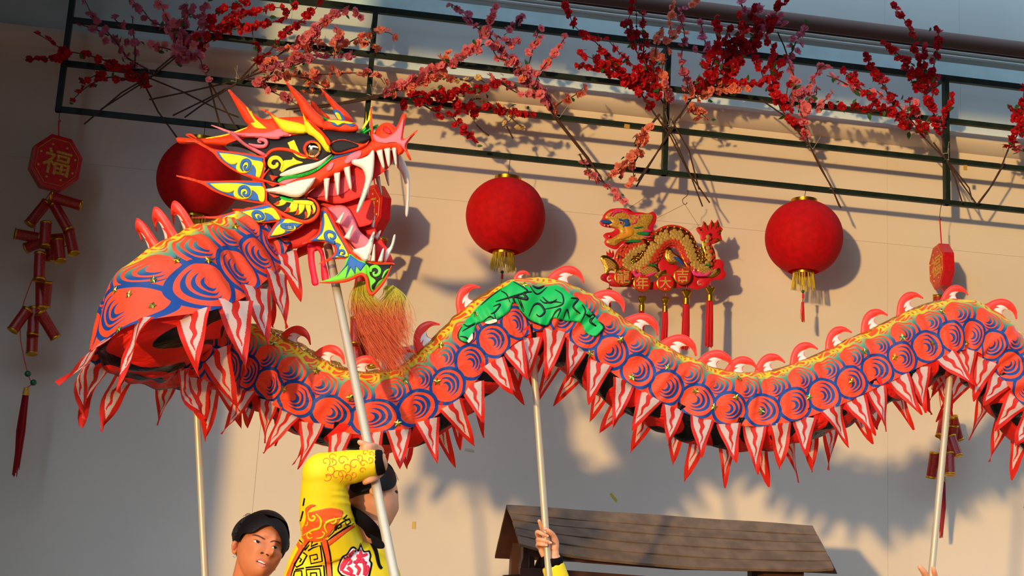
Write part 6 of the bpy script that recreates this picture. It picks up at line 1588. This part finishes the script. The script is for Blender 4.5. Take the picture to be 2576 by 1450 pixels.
# ---- dancers whose hands alone rise into the picture
def squatting(label, hand_mb, wrist, sho, hz, cuffpts, face=1):
    t = thing('person', label, 'person', (sho.x, sho.y, 0))
    m = MB().add(hand_mb.v, hand_mb.f)
    el = (wrist+sho)/2 + Vector((.05*face, -.03, -.06))
    m.tube(smooth3([wrist, el, sho]), list(np.linspace(.030,.050,9)), 12)
    chest = sho + Vector((-.17*face, .02, -.04)); hips = chest + Vector((0, .12, -.46)); hips.z = max(hips.z, .30)
    m.tube([chest+Vector((0,0,.05)), chest-Vector((0,0,.12)), hips], [.11,.165,.15], 18, flat=.7, up=(1,0,0))
    m.tube([sho, chest+Vector((0,0,.02)), chest+Vector((-.17*face,0,0))], [.06,.09,.06], 12)
    hc = chest + Vector((0,-.03,.21)); 
    M_ = Matrix.Translation(hc) @ Matrix.Rotation(.3*face, 4, 'Z') @ Matrix.Scale(.92, 4)
    hm = head_mb(M_, n=24); m.add(hm.v, hm.f); m.tube([chest, hc-Vector((0,-.02,.08))], [.07,.055], 12)
    so2 = chest+Vector((-.17*face,0,-.02)); ha = so2+Vector((-.05*face,-.22,-.34)); m.tube(smooth3([so2, so2+Vector((-.08*face,-.02,-.25)), ha]), list(np.linspace(.05,.03,9)), 12)
    for q in range(4): m.tube([ha, ha+Vector((.012*(q-1.5),-.05,-.02)), ha+Vector((.013*(q-1.5),-.09,-.05))], [.02,.011,.008], 8)
    m.tube([ha, ha+Vector((.04*face,-.03,-.01)), ha+Vector((.05*face,-.06,-.03))], [.018,.011,.008], 8)
    b = obj('body', remesh(m, .0027, 1), M_skinp, t, smooth=True)
    hr = MB().ball(M_ @ Vector((0,.012,.03)), (.082,.098,.095), 14); hr.v = [v for v in hr.v]; obj('hair', hr, M_hair, b, smooth=True)
    a, c = cuffpts; d = (c-a).normalized()
    obj('cuff', MB().tube([a, a+d*.012, a+d*.032], [.036,.038,.039], 20), M_sblk, t, smooth=True)
    s = MB(); e2 = a+d*.030
    s.tube(smooth3([e2, e2.lerp(el, .5), el, el.lerp(sho,.5), sho], 5), list(np.interp(np.linspace(0,1,21), [0,.15,.5,1], [.041,.043,.056,.075])), 18)
    s.tube([chest+Vector((0,0,.07)), chest+Vector((0,0,.0)), chest-Vector((0,0,.12)), hips-Vector((0,0,.02))], [.085,.15,.185,.18], 20, flat=.74, up=(1,0,0)); s.tube([sho, chest+Vector((0,0,.0)), so2], [.075,.11,.075], 14)
    s.tube(smooth3([so2, so2+Vector((-.08*face,-.02,-.25)), so2+Vector((-.08*face,-.02,-.25)).lerp(ha,.8)*1.0 if False else so2+Vector((-.07*face,-.12,-.30))]), list(np.linspace(.07,.05,9)), 14)
    obj('costume', remesh(s, .008, 2), M_shirt, t, smooth=True)
    l = MB()
    for k in (-1, 1):
        kn = hips+Vector((k*.18,-.38,.06)); ft = Vector((kn.x, hips.y-.18, .06)); l.tube(smooth3([hips+Vector((k*.08,0,0)), kn, ft]), list(np.linspace(.095,.055,9)), 12)
        obj('shoe', MB().ball((ft.x, ft.y-.06, .045), (.05,.13,.045), 10), M_sblk, t, smooth=True)
    obj('trousers', l, M_trou, t, smooth=True); return t
HZ3 = Z(1300, 1280, .11722); Y3 = DRG-.015
hm3 = MB()
px_tube(hm3, [(560,740,.030,60),(455,600,.012,46),(440,505,-.012,46),(550,545,-.030,44),(655,598,-.028,37)], HZ3, Y3, 1)
px_tube(hm3, [(560,820,.030,60),(462,718,.012,44),(462,662,-.012,44),(590,690,-.030,43),(722,738,-.026,36)], HZ3, Y3, 1)
px_tube(hm3, [(560,880,.030,56),(450,812,.012,40),(458,765,-.010,38),(550,782,-.028,37),(635,795,-.026,32)], HZ3, Y3, 1)
px_tube(hm3, [(600,640,.030,56),(560,500,.022,48),(515,370,.005,43),(478,265,-.005,37)], HZ3, Y3, 1)
px_tube(hm3, [(800,880,.012,100),(830,740,.006,78),(785,590,-.008,60),(705,500,-.022,52),(600,432,-.026,40)], HZ3, Y3, 1)
px_tube(hm3, [(740,1080,.020,120),(725,950,.024,118),(680,830,.032,115),(600,740,.036,90)], HZ3, Y3, 1, 16)
px_tube(hm3, [(800,1060,.012,105),(820,920,.010,85)], HZ3, Y3, 1, 14)
px_tube(hm3, [(600,1020,.02,80),(530,900,.022,66)], HZ3, Y3, 1, 14)
w3 = P(*HZ3((755, 1060))[0], Y3+.02); c3b = P(*HZ3((768, 1300))[0], Y3+.03)
p3 = squatting('crouching dancer of whom one fist with a raised finger grips the middle pole', hm3, w3, P(1440, 1700, Y3+.12), 0, (P(*HZ3((760,1030))[0], Y3+.018), c3b), face=1)
M_nail = mat('fingernail', (240, 180, 150), .3, spec=.5)
_hb = [o for o in p3.children if o.name.startswith('body')][0]
for (x, y, w, h) in ((650,592,36,24), (722,738,34,22), (632,793,30,20), (612,440,40,24)):
    c = P(*HZ3((x, y))[0], Y3-.028); k = HZ3.k*mpp(Y3)
    obj('fingernail', MB().ball((c.x, c.y-34*k*.75, c.z), (w*k, .0022, h*k), 8), M_nail, _hb, smooth=True)
HZ4 = Z(2280, 1380, .04827); Y4 = DRG-.05
hm4 = MB()
px_tube(hm4, [(1250,1900,.02,330),(1050,1500,-.0,190),(880,1200,-.015,165),(705,985,-.02,130)], HZ4, Y4, 1)
px_tube(hm4, [(1500,1950,.02,300),(1490,1500,.0,170),(1440,1200,-.02,140),(1400,1000,-.026,100)], HZ4, Y4, 1)
for k in range(3): px_tube(hm4, [(1700,1950+k*330,.03,200),(1600,1800+k*330,-.02,170),(1250,1780+k*330,-.035,165),(950,1850+k*330,-.02,140)], HZ4, Y4, 1)
px_tube(hm4, [(1500,3200,.03,420),(1450,2500,.03,480),(1450,1900,.03,380)], HZ4, Y4, 1, 16)
w4 = P(*HZ4((1500,3200))[0], Y4+.03)
squatting('crouching dancer of whom two fingertips show on the last pole at lower right', hm4, w4, P(2300, 1760, Y4+.12), 0, (P(*HZ4((1500,3100))[0], Y4+.03), P(*HZ4((1480,3700))[0], Y4+.04)), face=-1)
